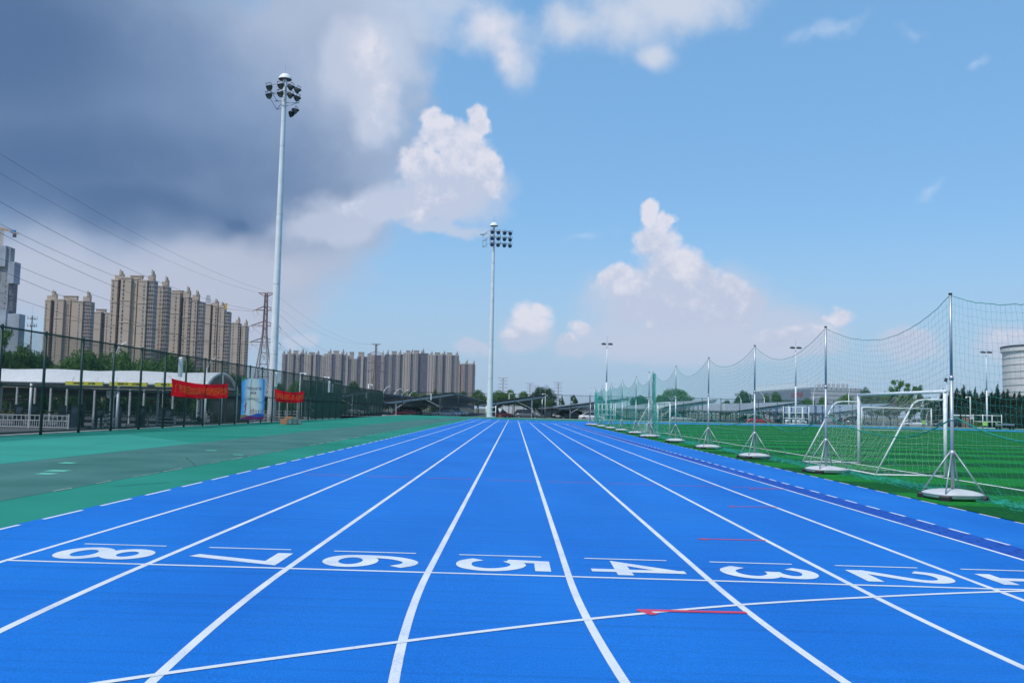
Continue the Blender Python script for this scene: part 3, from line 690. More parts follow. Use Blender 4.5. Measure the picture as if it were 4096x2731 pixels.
def mast(label, loc, H, r0, r1):
    t = thing('floodlight_mast', label, 'floodlight mast', loc, 0)
    p = MB(); n = 5
    for i in range(n):
        a, b = i/n, (i+1)/n; p.tube((0,0,H*a),(0,0,H*b),r0+(r1-r0)*a,20,r0+(r1-r0)*b,cap=False)
    p.build('mast_pole', M_steel_white, t, True)
    j = MB()
    for i in range(1, n): rr = r0+(r1-r0)*i/n; j.lathe([(rr+.004,-.02),(rr+.016,-.015),(rr+.016,.015),(rr+.004,.02)],20,(0,0,H*i/n),cap=False)
    j.build('pole_joint', M_galv, t, True)
    MB().lathe([(r0+.02,0),(r0+.22,0),(r0+.22,.05),(r0+.02,.06)],20).build('base_plate', M_galv, t)
    MB().lathe([(.68,H-.15),(.64,H+.03),(.50,H+.25),(.29,H+.40),(.0,H+.45)],24,cap=False).build('dome_cap', M_white, t, True)
    MB().lathe([(.0,H-.16),(.67,H-.16)],24,cap=False).build('dome_underside', M_dgrey, t)
    MB().tube((0,0,H+.5),(0,0,H+1.6),.018,5).build('lightning_rod', M_galv, t)
    return t
def truss(parent, pts_pairs, r=.035):
    m = MB()
    for a, b in pts_pairs: m.tube(a, b, r, 6)
    m.build('head_frame', M_galv, parent, True)
B1 = gnd(1085,1668); B1 = Vector((-24.37,93.0,LOW))
Htop = at(1147,296,93).z-LOW-.45
t = mast('nearer and taller-looking white floodlight mast rising behind the banner fence', B1, Htop, .44, .21)
H = Htop
# head: left wing faces the field and the viewer, right wing turned towards the far end
a1 = radians(-24); u1 = Vector((cos(a1),sin(a1),0)); n1 = Vector((sin(a1),-cos(a1),0))
zr = (H-.9, H-1.75)
c0 = n1*.95
L_, R_ = c0-u1*1.45, c0+u1*.85
prs = []
for z in zr+(H-2.5,):
    k = 1 if z > H-2.2 else .55
    prs += [(L_*k+Vector((0,0,z)), R_*k+Vector((0,0,z))), (Vector((0,0,z)), L_*k+Vector((0,0,z))), (Vector((0,0,z)), R_*k+Vector((0,0,z)))]
prs += [(L_+Vector((0,0,zr[0])), L_+Vector((0,0,zr[1]))), (L_+Vector((0,0,zr[0])), c0*.6-u1*.5+Vector((0,0,H-2.5))), (L_+Vector((0,0,zr[1])), -u1*.9+Vector((0,0,H-3.2))), (-u1*.9+Vector((0,0,H-3.2)), Vector((0,0,H-2.3))), (-u1*.9+Vector((0,0,H-3.2)), Vector((0,0,H-3.15))),
        (R_+Vector((0,0,zr[0])), R_+Vector((0,0,zr[1]))), (c0+Vector((0,0,zr[0])), c0+Vector((0,0,zr[1])))]
a2 = radians(62); u2 = Vector((cos(a2),sin(a2),0)); n2 = Vector((sin(a2),-cos(a2),0))
R0_, R1_ = R_, R_+u2*2.1
for z in zr: prs += [(R0_+Vector((0,0,z)), R1_+Vector((0,0,z-.0))), (Vector((0,0,z)), R1_+Vector((0,0,z)))]
prs += [(R1_+Vector((0,0,zr[0])), R1_+Vector((0,0,zr[1]-.6))), (Vector((0,0,H-2.6)), R1_+Vector((0,0,zr[1]-.6))), (R1_+Vector((0,0,zr[1]-.6)), Vector((0,0,H-3.0)))]
truss(t, prs)
for z in zr:
    for s in (-.95,.5): add_lamp(t, c0+u1*s+n1*.3+Vector((0,0,z-.42)), n1*.75+Vector((0,0,-.62)), M_lens)
    for s in (.45,1.45): add_lamp(t, R0_+u2*s+n2*.3+Vector((0,0,z-.42)), n2*.75+u2*.2+Vector((0,0,-.62)), M_lens)
add_lamp(t, R1_*.55+u2*.5+Vector((0,0,H-3.2)), n2*.8+u2*.3+Vector((0,0,-.5)), M_lens)
add_lamp(t, n1*-.3+u2*.9+Vector((0,0,H-3.5)), u2*.8+Vector((0,0,-.5)), M_lens)
# second mast
B2 = Vector((-3.9,147.0,zg(-4))); H = at(1973,889,147).z-.5
t = mast('white floodlight mast standing at the far end of the track near the person', B2, H, .46, .19)
u = Vector((1,0,0)); nn = Vector((0,-1,0)); prs = []
for z in (H-1.0,H-2.0,H-3.0):
    prs += [(Vector((-.55,-.85,z)),Vector((2.75,-.85,z-.18))),(Vector((0,0,z)),Vector((-.55,-.85,z))),(Vector((0,0,z)),Vector((2.6,-.8,z-.17))),(Vector((-.55,-.85,z)),Vector((-1.75,.5,z-.5))),(Vector((-1.75,.5,z-.5)),Vector((0,0,z-.3)))]
for x in (-.55,1.1,2.7): prs.append((Vector((x,-.85,H-1.0-.05*x)),Vector((x,-.85,H-3.0-.05*x))))
prs += [(Vector((-1.75,.5,H-1.5)),Vector((-1.75,.5,H-3.5))),(Vector((-1.2,0,H-1.3)),Vector((-1.2,0,H-3.3)))]
truss(t, prs)
MB().box(-2.2,-1.5,.2,.8,H-1.5,H-1.42).build('head_platform', M_galv, t)
for i,z in enumerate((H-1.0,H-2.0,H-3.0)):
    for j,x in enumerate((-.2,.75,1.75,2.65)):
        sp_ = .12 if j == 0 else .30*j; dn = .25 if (j == 0 or (j == 1 and i < 2)) else .62
        add_lamp(t, (x,-1.15,z-.40-.05*x), (.10*j,-.8,-dn), M_lensb, .98)
# guard frames round the lamp feet
def guard(label, loc, rz, w, h, rows, cols, d=.0):
    t = thing('lamp_guard', label, 'guard frame', loc, rz, 'white guard frames round the lamp posts')
    for yy in ((0,) if not d else (0,d)):
        for i in range(cols+1): MB().tube((-w/2+w*i/cols,yy,0),(-w/2+w*i/cols,yy,h+(.08 if i in (0,cols) else 0)),.065 if i in (0,cols) else .045,8).build('upright', M_white, t, True)
        for j in range(rows): MB().tube((-w/2,yy,.12+(h-.2)*j/(rows-1)),(w/2,yy,.12+(h-.2)*j/(rows-1)),.05,8).build('crossbar', M_white, t, True)
    if d:
        for s in (-1,1):
            for j in range(rows): MB().tube((s*w/2,0,.12+(h-.2)*j/(rows-1)),(s*w/2,d,.12+(h-.2)*j/(rows-1)),.05,8).build('side_bar', M_white, t, True)
guard('white tubular frame standing in front of the far floodlight mast', (-3.65,145.3,zg(-4)), .0, 1.5, 1.75, 3, 1, .0)
# lamp posts on the far side
def lamp_post(label, loc, H):
    t = thing('lamp_post', label, 'lamp post', loc, 0, 'tall twin-head lamp posts across the field')
    MB().tube((0,0,0),(0,0,H*.5),.16,12,.12).tube((0,0,H*.5),(0,0,H),.12,12,.06).build('pole', M_steel_white, t, True)
    MB().tube((-.55,0,H-.05),(.55,0,H-.05),.05,8).build('head_arm', M_galv, t, True)
    MB().tube((0,0,H),(0,0,H+1.4),.02,5).build('lightning_rod', M_galv, t)
    for s in (-1,1):
        o = MB().cbox(-.33,.33,-.36,.26,-.10,.13,.05).xf(Matrix.Translation((s*.52,0,H+.05)) @ Matrix.Rotation(.2,4,'X')).build('floodlight', M_dgrey, t)
        MB().box(-.26,.26,-.30,.2,-.115,-.104).xf(Matrix.Translation((s*.52,0,H+.05)) @ Matrix.Rotation(.2,4,'X')).build('lens', M_white, o)
        MB().tube((s*.7,.1,H+.15),(s*.4,.1,H+.32),.02,5).tube((s*.4,.1,H+.32),(s*.4,.1,H+.15),.02,5).build('lamp_bracket', M_galv, t)
for (bx,by,tx,ty,Y,lb,g) in ((2424,1682,2425,1377,145,'twin-head lamp post left of the net line, the most distant-looking of three',1),(3183,1695,3178,1392,146,'twin-head lamp post in front of the grey office building',2),(3949,1712,3940,1410,150,'twin-head lamp post before the dark conifers at the right',3)):
    q = at((bx+0),by,Y); zz = zg(8); top = at(tx,ty,Y); lamp_post(lb, (q.x,Y,zz), top.z-zz)
    if g == 1: guard('white guard frame at the foot of the left lamp post, seen through green net', (q.x,Y-1.6,zz), 0, 2.6, 2.6, 4, 2, 2.6)
    elif g == 2: guard('white guard frame at the foot of the middle lamp post', (q.x,Y-1.6,zz), 0, 3.1, 2.8, 4, 3, 3.0)
    else: guard('white guard frame at the foot of the right-hand lamp post', (q.x,Y-1.6,zz), 0, 3.0, 2.2, 3, 2, 3.0)
# single spotlight pole and camera poles
q = at(3790,1697,153); t = thing('spotlight_pole', 'slim white pole with one square spotlight, just left of the nearest net post', 'light pole', (q.x,153,zg(8)))
tp = at(3780,1522,153).z-zg(8)
MB().tube((0,0,0),(0,0,tp),.09,8,.05).build('pole', M_steel_white, t, True)
MB().cbox(-.32,.12,-.2,.1,-.3,.3,.04).xf(Matrix.Translation((-.1,0,tp+.1)) @ Matrix.Rotation(.3,4,'Y')).build('spotlight', M_dgrey, t)
def cam_pole(label, px, py, top, Y, arm=-1, box=True, base=LOW):
    q = at(px,py,Y); h = at(px,top,Y).z-base; t = thing('camera_pole', label, 'camera pole', (q.x,Y,base), 0, 'white security camera poles')
    MB().tube((0,0,0),(0,0,h),.075,8).tube((0,0,h-.05),(arm*.75,0,h-.05),.05,8).build('pole', M_steel_white, t, True)
    MB().lathe([(0,-.32),(.10,-.26),(.13,-.16),(.13,-.05),(.05,0)],10,(arm*.65,0,h-.05),cap=False).build('dome_camera', M_white, t, True)
    if box: MB().cbox(-.06,.42,-.16,.16,h*.36,h*.48,.03).build('control_box', M_white, t)
cam_pole('white camera pole with arm and control box before the right-hand conifers', 3882,1705,1586,158)
cam_pole('thin white camera pole over the roof of the left carport, near the fence step', 1470,1655,1536,158, 1, False)
cam_pole('short camera pole rising behind the far floodlight mast', 2035,1655,1572,210, 1, False)
cam_pole('camera pole seen over the carport right of the mast', 2180,1650,1574,210, -1, False)
cam_pole('white camera pole behind the second red banner', 1196,1640,1491,120, 1, False)
cam_pole('white camera pole between the second red banner and the fence corner', 1292,1650,1506,130, 1, False)
# curved-arm street lamps
def street_lamp(label, px, base_y, top_y, Y, reach, group='white street lamps with curved arms', r=.07):
    q = at(px,base_y,Y); h = at(px,top_y,Y).z-LOW; t = thing('street_lamp', label, 'street lamp', (q.x,Y,LOW), 0, group)
    MB().tube((0,0,0),(0,0,h*.82),r,8).build('pole', M_steel_white, t, True)
    pts = [Vector((0,0,h*.66)),Vector((.03*reach,0,h*.78)),Vector((.12*reach,0,h*.87)),Vector((.3*reach,0,h*.94)),Vector((.55*reach,0,h*.98)),Vector((.78*reach,0,h))]
    MB().path(pts, r*.7, 6).tube((0,0,h*.82),(.12*reach,0,h*.87),r*.5,6).build('curved_arm', M_steel_white, t, True)
    MB().cbox(.76*reach,1.06*reach,-.09,.09,h-.06,h+.03,.03).build('lamp_head', M_dgrey, t)
street_lamp('white street lamp with curved arm in front of the tallest beige tower', 454,1480,1366,100, 1.75, r=.085)
street_lamp('white street lamp with curved arm above the end of the white canopy', 826,1520,1428,125, 1.6)
street_lamp('low curved street lamp just behind the canopy roof ridge', 728,1490,1472,130, 1.1)
for (px,ty,lb) in ((1534,1543,'leftmost curved street lamp behind the left carport'),(1578,1553,'second curved street lamp behind the left carport'),(1608,1558,'third curved street lamp behind the carports'),(1637,1563,'rightmost curved street lamp of the row, next to a camera')):
    street_lamp(lb, px,1600,ty,240, 2.2, r=.11)
street_lamp('curved street lamp behind the right-hand carport roofs, left of the office', 2964,1600,1577,230, -1.6, r=.1)
street_lamp('curved street lamp in front of the office trees', 3057,1600,1569,230, -1.6, r=.1)
street_lamp('plain white street lamp rising before the office corner', 3253,1600,1556,230, .7, r=.1)
street_lamp('plain white street lamp rising before the right end of the office', 3395,1600,1548,230, .7, r=.1)
street_lamp('white lamp pole between the big round dark tree and the carport roof', 2168,1640,1580,200, 1.5, r=.09)

# ================================================================== PYLONS AND WIRES
M_pyl = mat('weathered_pylon_steel', (.20,.135,.125), .6, .2, var=.15)
M_ins = mat('green_glass_insulator', (.01,.20,.19), .3, spec=.6)
M_yel = mat('yellow_insulator', (.50,.36,.05), .5)
M_wire = mat('overhead_wire', (.045,.05,.07), .6)
def pylon_mesh(H, arms, bw, r, fat=1.):
    m = MB(); lv = [0,.14,.27,.38,.48,.57,.65,.72,.785,.845,.90,.95,1.]
    W_ = lambda q: bw*(1-q/.62)+.19*bw*(q/.62) if q < .62 else .19*bw+(.11-.19)*bw*(q-.62)/.38
    for k in range(len(lv)-1):
        a, b = lv[k], lv[k+1]; wa, wb = W_(a), W_(b); A = [Vector((sx*wa,sy*wa,a*H)) for sx,sy in ((-1,-1),(1,-1),(1,1),(-1,1))]; B = [Vector((sx*wb,sy*wb,b*H)) for sx,sy in ((-1,-1),(1,-1),(1,1),(-1,1))]
        for i in range(4):
            j=(i+1)%4; m.tube(A[i],B[i],r*1.5*fat,4,cap=False)
            for p,q in ((A[i],B[j]),(A[j],B[i]),(B[i],B[j])): m.tube(p,q,r*.75*fat,4,cap=False)
    return m, W_
def pylon(label, loc, H, bw, r, rz=0., group='steel power pylons', arms=((.70,1.),(.80,.9),(.90,.75)), armlen=.115, top=.07, name='power_pylon'):
    t = thing(name, label, 'pylon', loc, rz, group)
    m, W_ = pylon_mesh(H, arms, bw, r); m.build('lattice_frame', M_pyl, t)
    tips = []
    for q, k in arms+((1.0,top/armlen),):
        for s in (-1,1):
            a = MB(); w = W_(q); tip = Vector((s*armlen*k*H,0,q*H)); tips.append(tip)
            for sy in (-1,1): a.tube((s*w,sy*w,q*H),tip,r,4,cap=False); a.tube((s*w,sy*w,q*H+.035*H if q < 1 else q*H-.03*H),tip,r,4,cap=False)
            for f in (.35,.65):
                p0 = Vector((s*w,-w,q*H)).lerp(tip,f); p1 = Vector((s*w,-w,q*H+(.035*H if q<1 else -.03*H))).lerp(tip,f); a.tube(p0,p1,r*.7,4,cap=False)
            a.build('crossarm', M_pyl, t)
    return t, tips
P1, tips1 = pylon('large steel lattice power pylon just left of the nearer floodlight mast', (at(1052,1500,440).x,440,LOW), 55, 5.0, .14, arms=((.57,1.),(.715,.95),(.85,.72)), armlen=.125)
for tip in tips1[:6]:
    i = MB(); d = Vector((.02,1,.0))
    for k in range(9): i.tube(tip+Vector((0,-.6-.42*k,-.1-.10*k)),tip+Vector((0,-.75-.42*k,-.14-.10*k)),.17,6)
    for k in range(9): i.tube(tip+Vector((0,.6+.42*k,-.1-.10*k)),tip+Vector((0,.75+.42*k,-.14-.10*k)),.17,6)
    i.build('insulator', M_ins if tip.x > 0 else M_yel, P1)
P2, tips2 = pylon('steel lattice power pylon standing before the distant housing blocks', (at(1501,1500,801).x,801,LOW), 56, 5., .15, arms=((.57,1.),(.70,.95),(.85,.75)), armlen=.13)
pylon('faint yellowish lattice pylon low against the distant housing blocks', (-108,1250,LOW), 46, 3.6, .12, arms=((.62,.9),(.76,1.),(.9,.8)), armlen=.10)
for (px,ty,Y,lb) in ((2009.8,1510.7,1597,'small far pylon right of the far floodlight mast, the largest of four on the skyline'),(2118,1532,1880,'small far pylon left of the big round dark tree'),(2231.5,1529,1830,'small far pylon right of the big round dark tree'),(2142,1541,2500,'tiniest far pylon, its top just above the round dark tree')):
    q = at(px,1634,Y); h = at(px,ty,Y).z-LOW
    pylon(lb, (q.x,Y,LOW), h, 4.0, .17, arms=((.58,1.),(.69,1.05),(.80,1.),(.90,.85)), armlen=.15, top=.16)
def wire(a, b, sag, r, label, n=26):
    a = Vector(a); b = Vector(b); pts = [a.lerp(b,i/n)-Vector((0,0,sag*4*(i/n)*(1-i/n))) for i in range(n+1)]
    o = MB().path([p-a for p in pts], r, 5).build('power_line', M_wire, None, True); o.location = a
    tag(o, label, 'power line', 'overhead power lines')
names = ['lowest','lower','middle','upper','second highest','highest']
O1 = Vector(P1.location); O2 = Vector(P2.location); O0 = Vector((O1.x+3,120,LOW+5))
for i, tip in enumerate(tips1):
    side = 'outer' if tip.x < 0 else 'inner'; lvl = ('lowest','middle','upper','topmost')[i//2]
    off = 4.6 if i < 6 else .1
    wire(O1+tip+Vector((0,-off,-1.1 if i < 6 else 0)), O0+tip*1.0+Vector((0,0,2)), 9.5 if i < 6 else 6.5, .045 if i < 6 else .03, f'{lvl} {side} power line from the large pylon to the left edge of the sky')
    wire(O1+tip+Vector((0,off,-1.1 if i < 6 else 0)), O2+tips2[i], 13 if i < 6 else 8, .045 if i < 6 else .03, f'{lvl} {side} power line sagging between the large pylon and the one behind it')
    if i < 6:
        a = O1+tip; b = MB(); pts = [a+Vector((0,-4.6+9.2*k/8,-1.1-2.6*sin(pi*k/8)))-O1 for k in range(9)]; b.path(pts,.04,4).build('jumper_wire', M_wire, P1)
# telecom mast at the far left
q = at(110,1592,420); t = thing('telecom_mast', 'reddish lattice telecom mast with two rings of antennas at the far left', 'telecom mast', (q.x,420,LOW)); h = at(116,1262,420).z-LOW
M_rstl = mat('rusty_red_steel', (.22,.13,.13), .6, .2, var=.2)
m, _w = pylon_mesh(h, (), 1.6, .07); m.v = [(v[0]*(.55+.45*(1-v[2]/h))+0, v[1]*.8, v[2]) for v in m.v]; m.build('lattice_frame', M_rstl, t)
for z in (h*.88,h*.965):
    MB().lathe([(1.9,z),(2.0,z),(2.0,z+.12),(1.9,z+.12)],14,cap=False).lathe([(.3,z),(1.9,z+.01)],14,cap=False).build('ring_platform', M_rstl, t)
    for i in range(8):
        a = 2*pi*i/8; MB().box(-.14,.14,-.08,.08,-.5,1.3).xf(Matrix.Translation((2.1*cos(a),2.1*sin(a),z)) @ Matrix.Rotation(a+pi/2,4,'Z')).build('antenna', M_white, t)
MB().tube((0,0,h),(0,0,h+4.5),.04,5).build('lightning_rod', M_galv, t)

# ================================================================== HOUSING TOWERS
def facade(name, wall, floor=3.0, hi=.20):
    """glazed bay: dark panes, pale floor slabs and mullions on a real recessed strip"""
    m = bpy.data.materials.new(name); m.use_nodes = True; nt = m.node_tree; N = nt.nodes; L = nt.links; b = N['Principled BSDF']; b.inputs['Roughness'].default_value = .45
    tc = N.new('ShaderNodeTexCoord'); sp = N.new('ShaderNodeSeparateXYZ'); L.new(tc.outputs['Object'], sp.inputs[0])
    def frac(sock, per, lo, hi):
        d = N.new('ShaderNodeMath'); d.operation='DIVIDE'; d.inputs[1].default_value = per; L.new(sock, d.inputs[0])
        f = N.new('ShaderNodeMath'); f.operation='FRACT'; L.new(d.outputs[0], f.inputs[0])
        g = N.new('ShaderNodeMath'); g.operation='GREATER_THAN'; g.inputs[1].default_value = lo; L.new(f.outputs[0], g.inputs[0])
        h = N.new('ShaderNodeMath'); h.operation='LESS_THAN'; h.inputs[1].default_value = hi; L.new(f.outputs[0], h.inputs[0])
        k = N.new('ShaderNodeMath'); k.operation='MULTIPLY'; L.new(g.outputs[0], k.inputs[0]); L.new(h.outputs[0], k.inputs[1]); return k.outputs[0]
    a = N.new('ShaderNodeMath'); a.operation='ADD'; L.new(sp.outputs['X'], a.inputs[0]); L.new(sp.outputs['Y'], a.inputs[1])
    fz = frac(sp.outputs['Z'], floor, .22, .96); fx = frac(a.outputs[0], 1.45, .10, .92)
    k = N.new('ShaderNodeMath'); k.operation='MULTIPLY'; L.new(fz,k.inputs[0]); L.new(fx,k.inputs[1])
    ns = N.new('ShaderNodeTexWhiteNoise'); sn = N.new('ShaderNodeVectorMath'); sn.operation='SNAP'; sn.inputs[1].default_value = (1.45,1.45,floor); L.new(tc.outputs['Object'], sn.inputs[0]); L.new(sn.outputs[0], ns.inputs['Vector'])
    r = N.new('ShaderNodeValToRGB'); e = r.color_ramp.elements; e[0].color=(.025,.030,.045,1); e[1].color=(hi,hi*1.04,hi*1.2,1); e[1].position=1.; q=e.new(.72); q.color=(.05,.055,.075,1); L.new(ns.outputs['Value'], r.inputs['Fac'])
    mx = N.new('ShaderNodeMix'); mx.data_type='RGBA'; L.new(k.outputs[0], mx.inputs['Factor']); mx.inputs['A'].default_value=(*wall,1); L.new(r.outputs['Color'], mx.inputs['B'])
    L.new(mx.outputs['Result'], b.inputs['Base Color']); return m
M_beige = mat('beige_render', (.42,.335,.262), .9, var=.06, scale=.05)
M_beige2 = mat('beige_trim', (.47,.385,.305), .9, var=.05)
M_taupe = mat('taupe_render', (.30,.255,.225), .9, var=.07, scale=.04)
M_taupe2 = mat('light_taupe_render', (.36,.305,.265), .9, var=.06, scale=.04)
M_greyr = mat('blue_grey_render', (.20,.19,.20), .9, var=.06, scale=.05)
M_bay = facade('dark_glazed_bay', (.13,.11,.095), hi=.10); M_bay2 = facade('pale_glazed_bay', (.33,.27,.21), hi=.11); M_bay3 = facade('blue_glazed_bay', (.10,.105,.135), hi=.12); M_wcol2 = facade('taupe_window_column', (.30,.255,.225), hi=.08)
M_wcol = facade('window_column_face', (.42,.335,.262)); M_win = mat('dark_window_glass', (.03,.035,.05), .15, spec=.6)
def tower(label, Y, segs, group, wallm, trim, name='apartment_tower', bands=5, sc=1., depth=6.5, crown_h=None, wins=True):
    """segs: (x0, x1, top y, kind) read off in photo pixels; kind S slab, B recessed glazed bay, G flush glazed bay, C roof crown on the piece below"""
    x0 = min(s[0] for s in segs); x1 = max(s[1] for s in segs); o = at((x0+x1)/2, 1600, Y); o.z = LOW
    t = thing(name, label, 'apartment tower', o, 0, group)
    R = random.Random(int(x0*7))
    for k,(a,b,ty,kind,*ex) in enumerate(segs):
        pa = at(a,ty,Y).x-o.x; pb = at(b,ty,Y).x-o.x; h = at((a+b)/2,ty,Y).z-LOW; off = ex[0] if ex else 0.
        if kind in 'ST':
            MB().box(pa,pb,off,depth,0,h).build('wall', wallm if kind == 'S' else M_taupe2, t)
            if wins:
                nb = max(2, int(h/16.))
                for i in range(1, nb+1):
                    z = h-15.6*(i-1)-.9 if i > 1 else h-.55
                    q_ = depth*.7
                    MB().add([(pa-.3,off-.3,z-.35),(pb+.3,off-.3,z-.35),(pb+.3,q_,z-.35),(pb-.01,q_,z-.35),(pb-.01,off-.01,z-.35),(pa-.3,off-.01,z-.35),(pa-.3,off-.3,z+.2),(pb+.3,off-.3,z+.2),(pb+.3,q_,z+.2),(pb-.01,q_,z+.2),(pb-.01,off-.01,z+.2),(pa-.3,off-.01,z+.2)],
                             [(0,5,4,3,2,1),(6,7,8,9,10,11)]+[(i_,(i_+1)%6,(i_+1)%6+6,i_+6) for i_ in range(6)]).build('cornice_band', trim, t)
            if wins and pb-pa > 3.5:
                xc = pa+(pb-pa)*R.choice((.3,.7)); MB().box(xc-.55,xc+.55,off-.05,off+.2,3,h-2.2).build('window_column', M_wcol, t)
            elif pb-pa > 5:
                for q_ in (.22,.60,.86): xc = pa+(pb-pa)*q_; MB().box(xc-.75,xc+.75,off-.05,off+.2,3,h-2.2).build('window_column', M_wcol2, t)
            MB().box(pb-.2,pb+.05,off+2.2,off+3.2,3,h-2.2).build('window_column', M_wcol, t)
            if depth > 14: MB().box(pb-.2,pb+.05,off+8.,off+9.1,3,h-2.2).build('window_column', M_wcol, t)
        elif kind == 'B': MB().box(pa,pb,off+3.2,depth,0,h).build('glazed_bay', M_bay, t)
        elif kind == 'G': MB().box(pa,pb,off+.6,depth,0,h).build('glazed_bay', M_bay2, t)
        elif kind == 'D': MB().box(pa,pb,off+1.6,depth,0,h).build('glazed_bay', M_bay3, t)
        elif kind == 'C':
            z0 = at((a+b)/2,ex[1],Y).z-LOW; w_ = pb-pa; c = MB(); c.box(pa,pa+w_*.52,1.,4.,z0,z0+(h-z0)*.50); c.box(pa+w_*.52,pb-w_*.12,.8,3.6,z0,z0+(h-z0)*.80); c.box(pa+w_*.56,pb-w_*.17,.5,3.3,z0+(h-z0)*.5,h); c.box(pb-w_*.12,pb,1.,4.,z0,z0+(h-z0)*.66); c.box(pa+w_*.62,pa+w_*.72,.4,.9,h,h+1.0)
            c.build('roof_crown', wallm, t)
        elif kind == 'P':                       # plant room and parapet on the roof
            z0 = at((a+b)/2,ex[1],Y).z-LOW; MB().box(pa,pb,2,5,z0,h).box(pa-.4,pb+.4,1.6,5.4,h,h+.5).build('roof_house', wallm, t)
    return t
Z8 = lambda a,b,y: (a*.4464, b*.4464, 850+y*.4464)
def T(*rows):                                   # rows measured on the left housing group
    out = []
    for r in rows:
        a,b,y = Z8(*r[:3]); k = r[3]
        out.append((a,b,y,k)+((r[4],) if len(r) > 4 and k not in 'CP' else (0.,850+r[4]*.4464) if len(r) > 4 else ()))
    return out
gL = 'beige housing towers at the left'
tower('tallest beige tower in the middle of the left housing group', 650, T((1000,1057,597,'S'),(1057,1073,604,'B'),(1073,1098,604,'G',2.),(1100,1190,582,'S',-2.5),(1190,1232,588,'S',0.),(1232,1250,600,'B'),(1250,1328,606,'S',-1.5),(1328,1386,610,'G',-1.),(1028,1100,520,'C',598),(1325,1380,520,'C',606),(1158,1262,566,'P',590)), gL, M_beige, M_beige2)
tower('beige tower stepped just right of the tallest one', 680, T((1386,1404,655,'B'),(1404,1462,655,'S'),(1462,1508,662,'G',-.6),(1450,1503,577,'C',656)), gL, M_beige, M_beige2)
tower('left-end beige tower of the housing group, with two roof crowns', 790, T((405,455,782,'S'),(455,480,790,'B'),(480,504,790,'G',2.),(504,585,778,'S',-2.5),(585,632,782,'S',0.),(632,652,792,'B'),(652,752,792,'S',-1.5),(752,820,800,'G',-1.),(420,502,702,'C',782),(742,806,710,'C',794),(560,680,748,'P',782)), gL, M_beige, M_beige2)
tower('low beige tower set back in the gap beside the tallest tower', 900, T((812,905,888,'S'),(905,940,898,'B'),(940,1000,896,'S',1.),(852,936,866,'P',890)), gL, M_beige, M_beige2)
tower('broad plain-fronted beige tower right of the stepped one', 720, T((1508,1622,716,'S',-2.),(1622,1642,760,'B',1.),(1642,1690,752,'S',.5),(1690,1712,760,'G',-.2),(1712,1765,778,'S',1.),(1765,1782,790,'D'),(1782,1820,800,'G'),(1532,1628,700,'P',718),(1640,1700,667,'C',754),(1722,1780,702,'C',780)), gL, M_beige, M_beige2)
tower('beige tower with a yellow roof sign near the right of the left group', 797, T((1818,1892,818,'S',-1.),(1892,1910,830,'B'),(1910,1950,828,'S'),(1950,1962,838,'D'),(1962,2012,845,'S'),(2012,2056,888,'G'),(1895,1952,778,'C',830),(1955,2008,806,'C',848)), gL, M_beige, M_beige2)
q1 = at(902,1212,796); q2 = at(908,1238,796); o = MB().box(0,q2.x-q1.x,-.4,.2,q2.z-q1.z,0).build('roof_sign', mat('yellow_sign', (.65,.36,.03), .5)); o.location = q1; tag(o, 'tall yellow sign on the crown of a beige tower', 'sign')
tower('right-end beige tower of the left group, next to the large pylon', 980, T((2056,2075,985,'B'),(2075,2135,985,'S'),(2135,2152,992,'G'),(2152,2165,1018,'B'),(2165,2200,1015,'S'),(2200,2216,1020,'G'),(2113,2146,936,'C',986),(2184,2213,960,'C',1016)), gL, M_beige, M_beige2)
q = at(829,1200,724); o = MB()
for i in range(6): o.tube((0,0,i*1.1),(4.4-i*.5,0,i*1.1),.12,4)
for x in range(5): o.tube((x*1.1,0,0),(x*.5+1.2,0,6.4),.12,4)
o = o.build('roof_lattice', M_dgrey); o.location = at(822,1212,735); tag(o, 'dark lattice frame on the roof between two beige towers', 'roof frame')
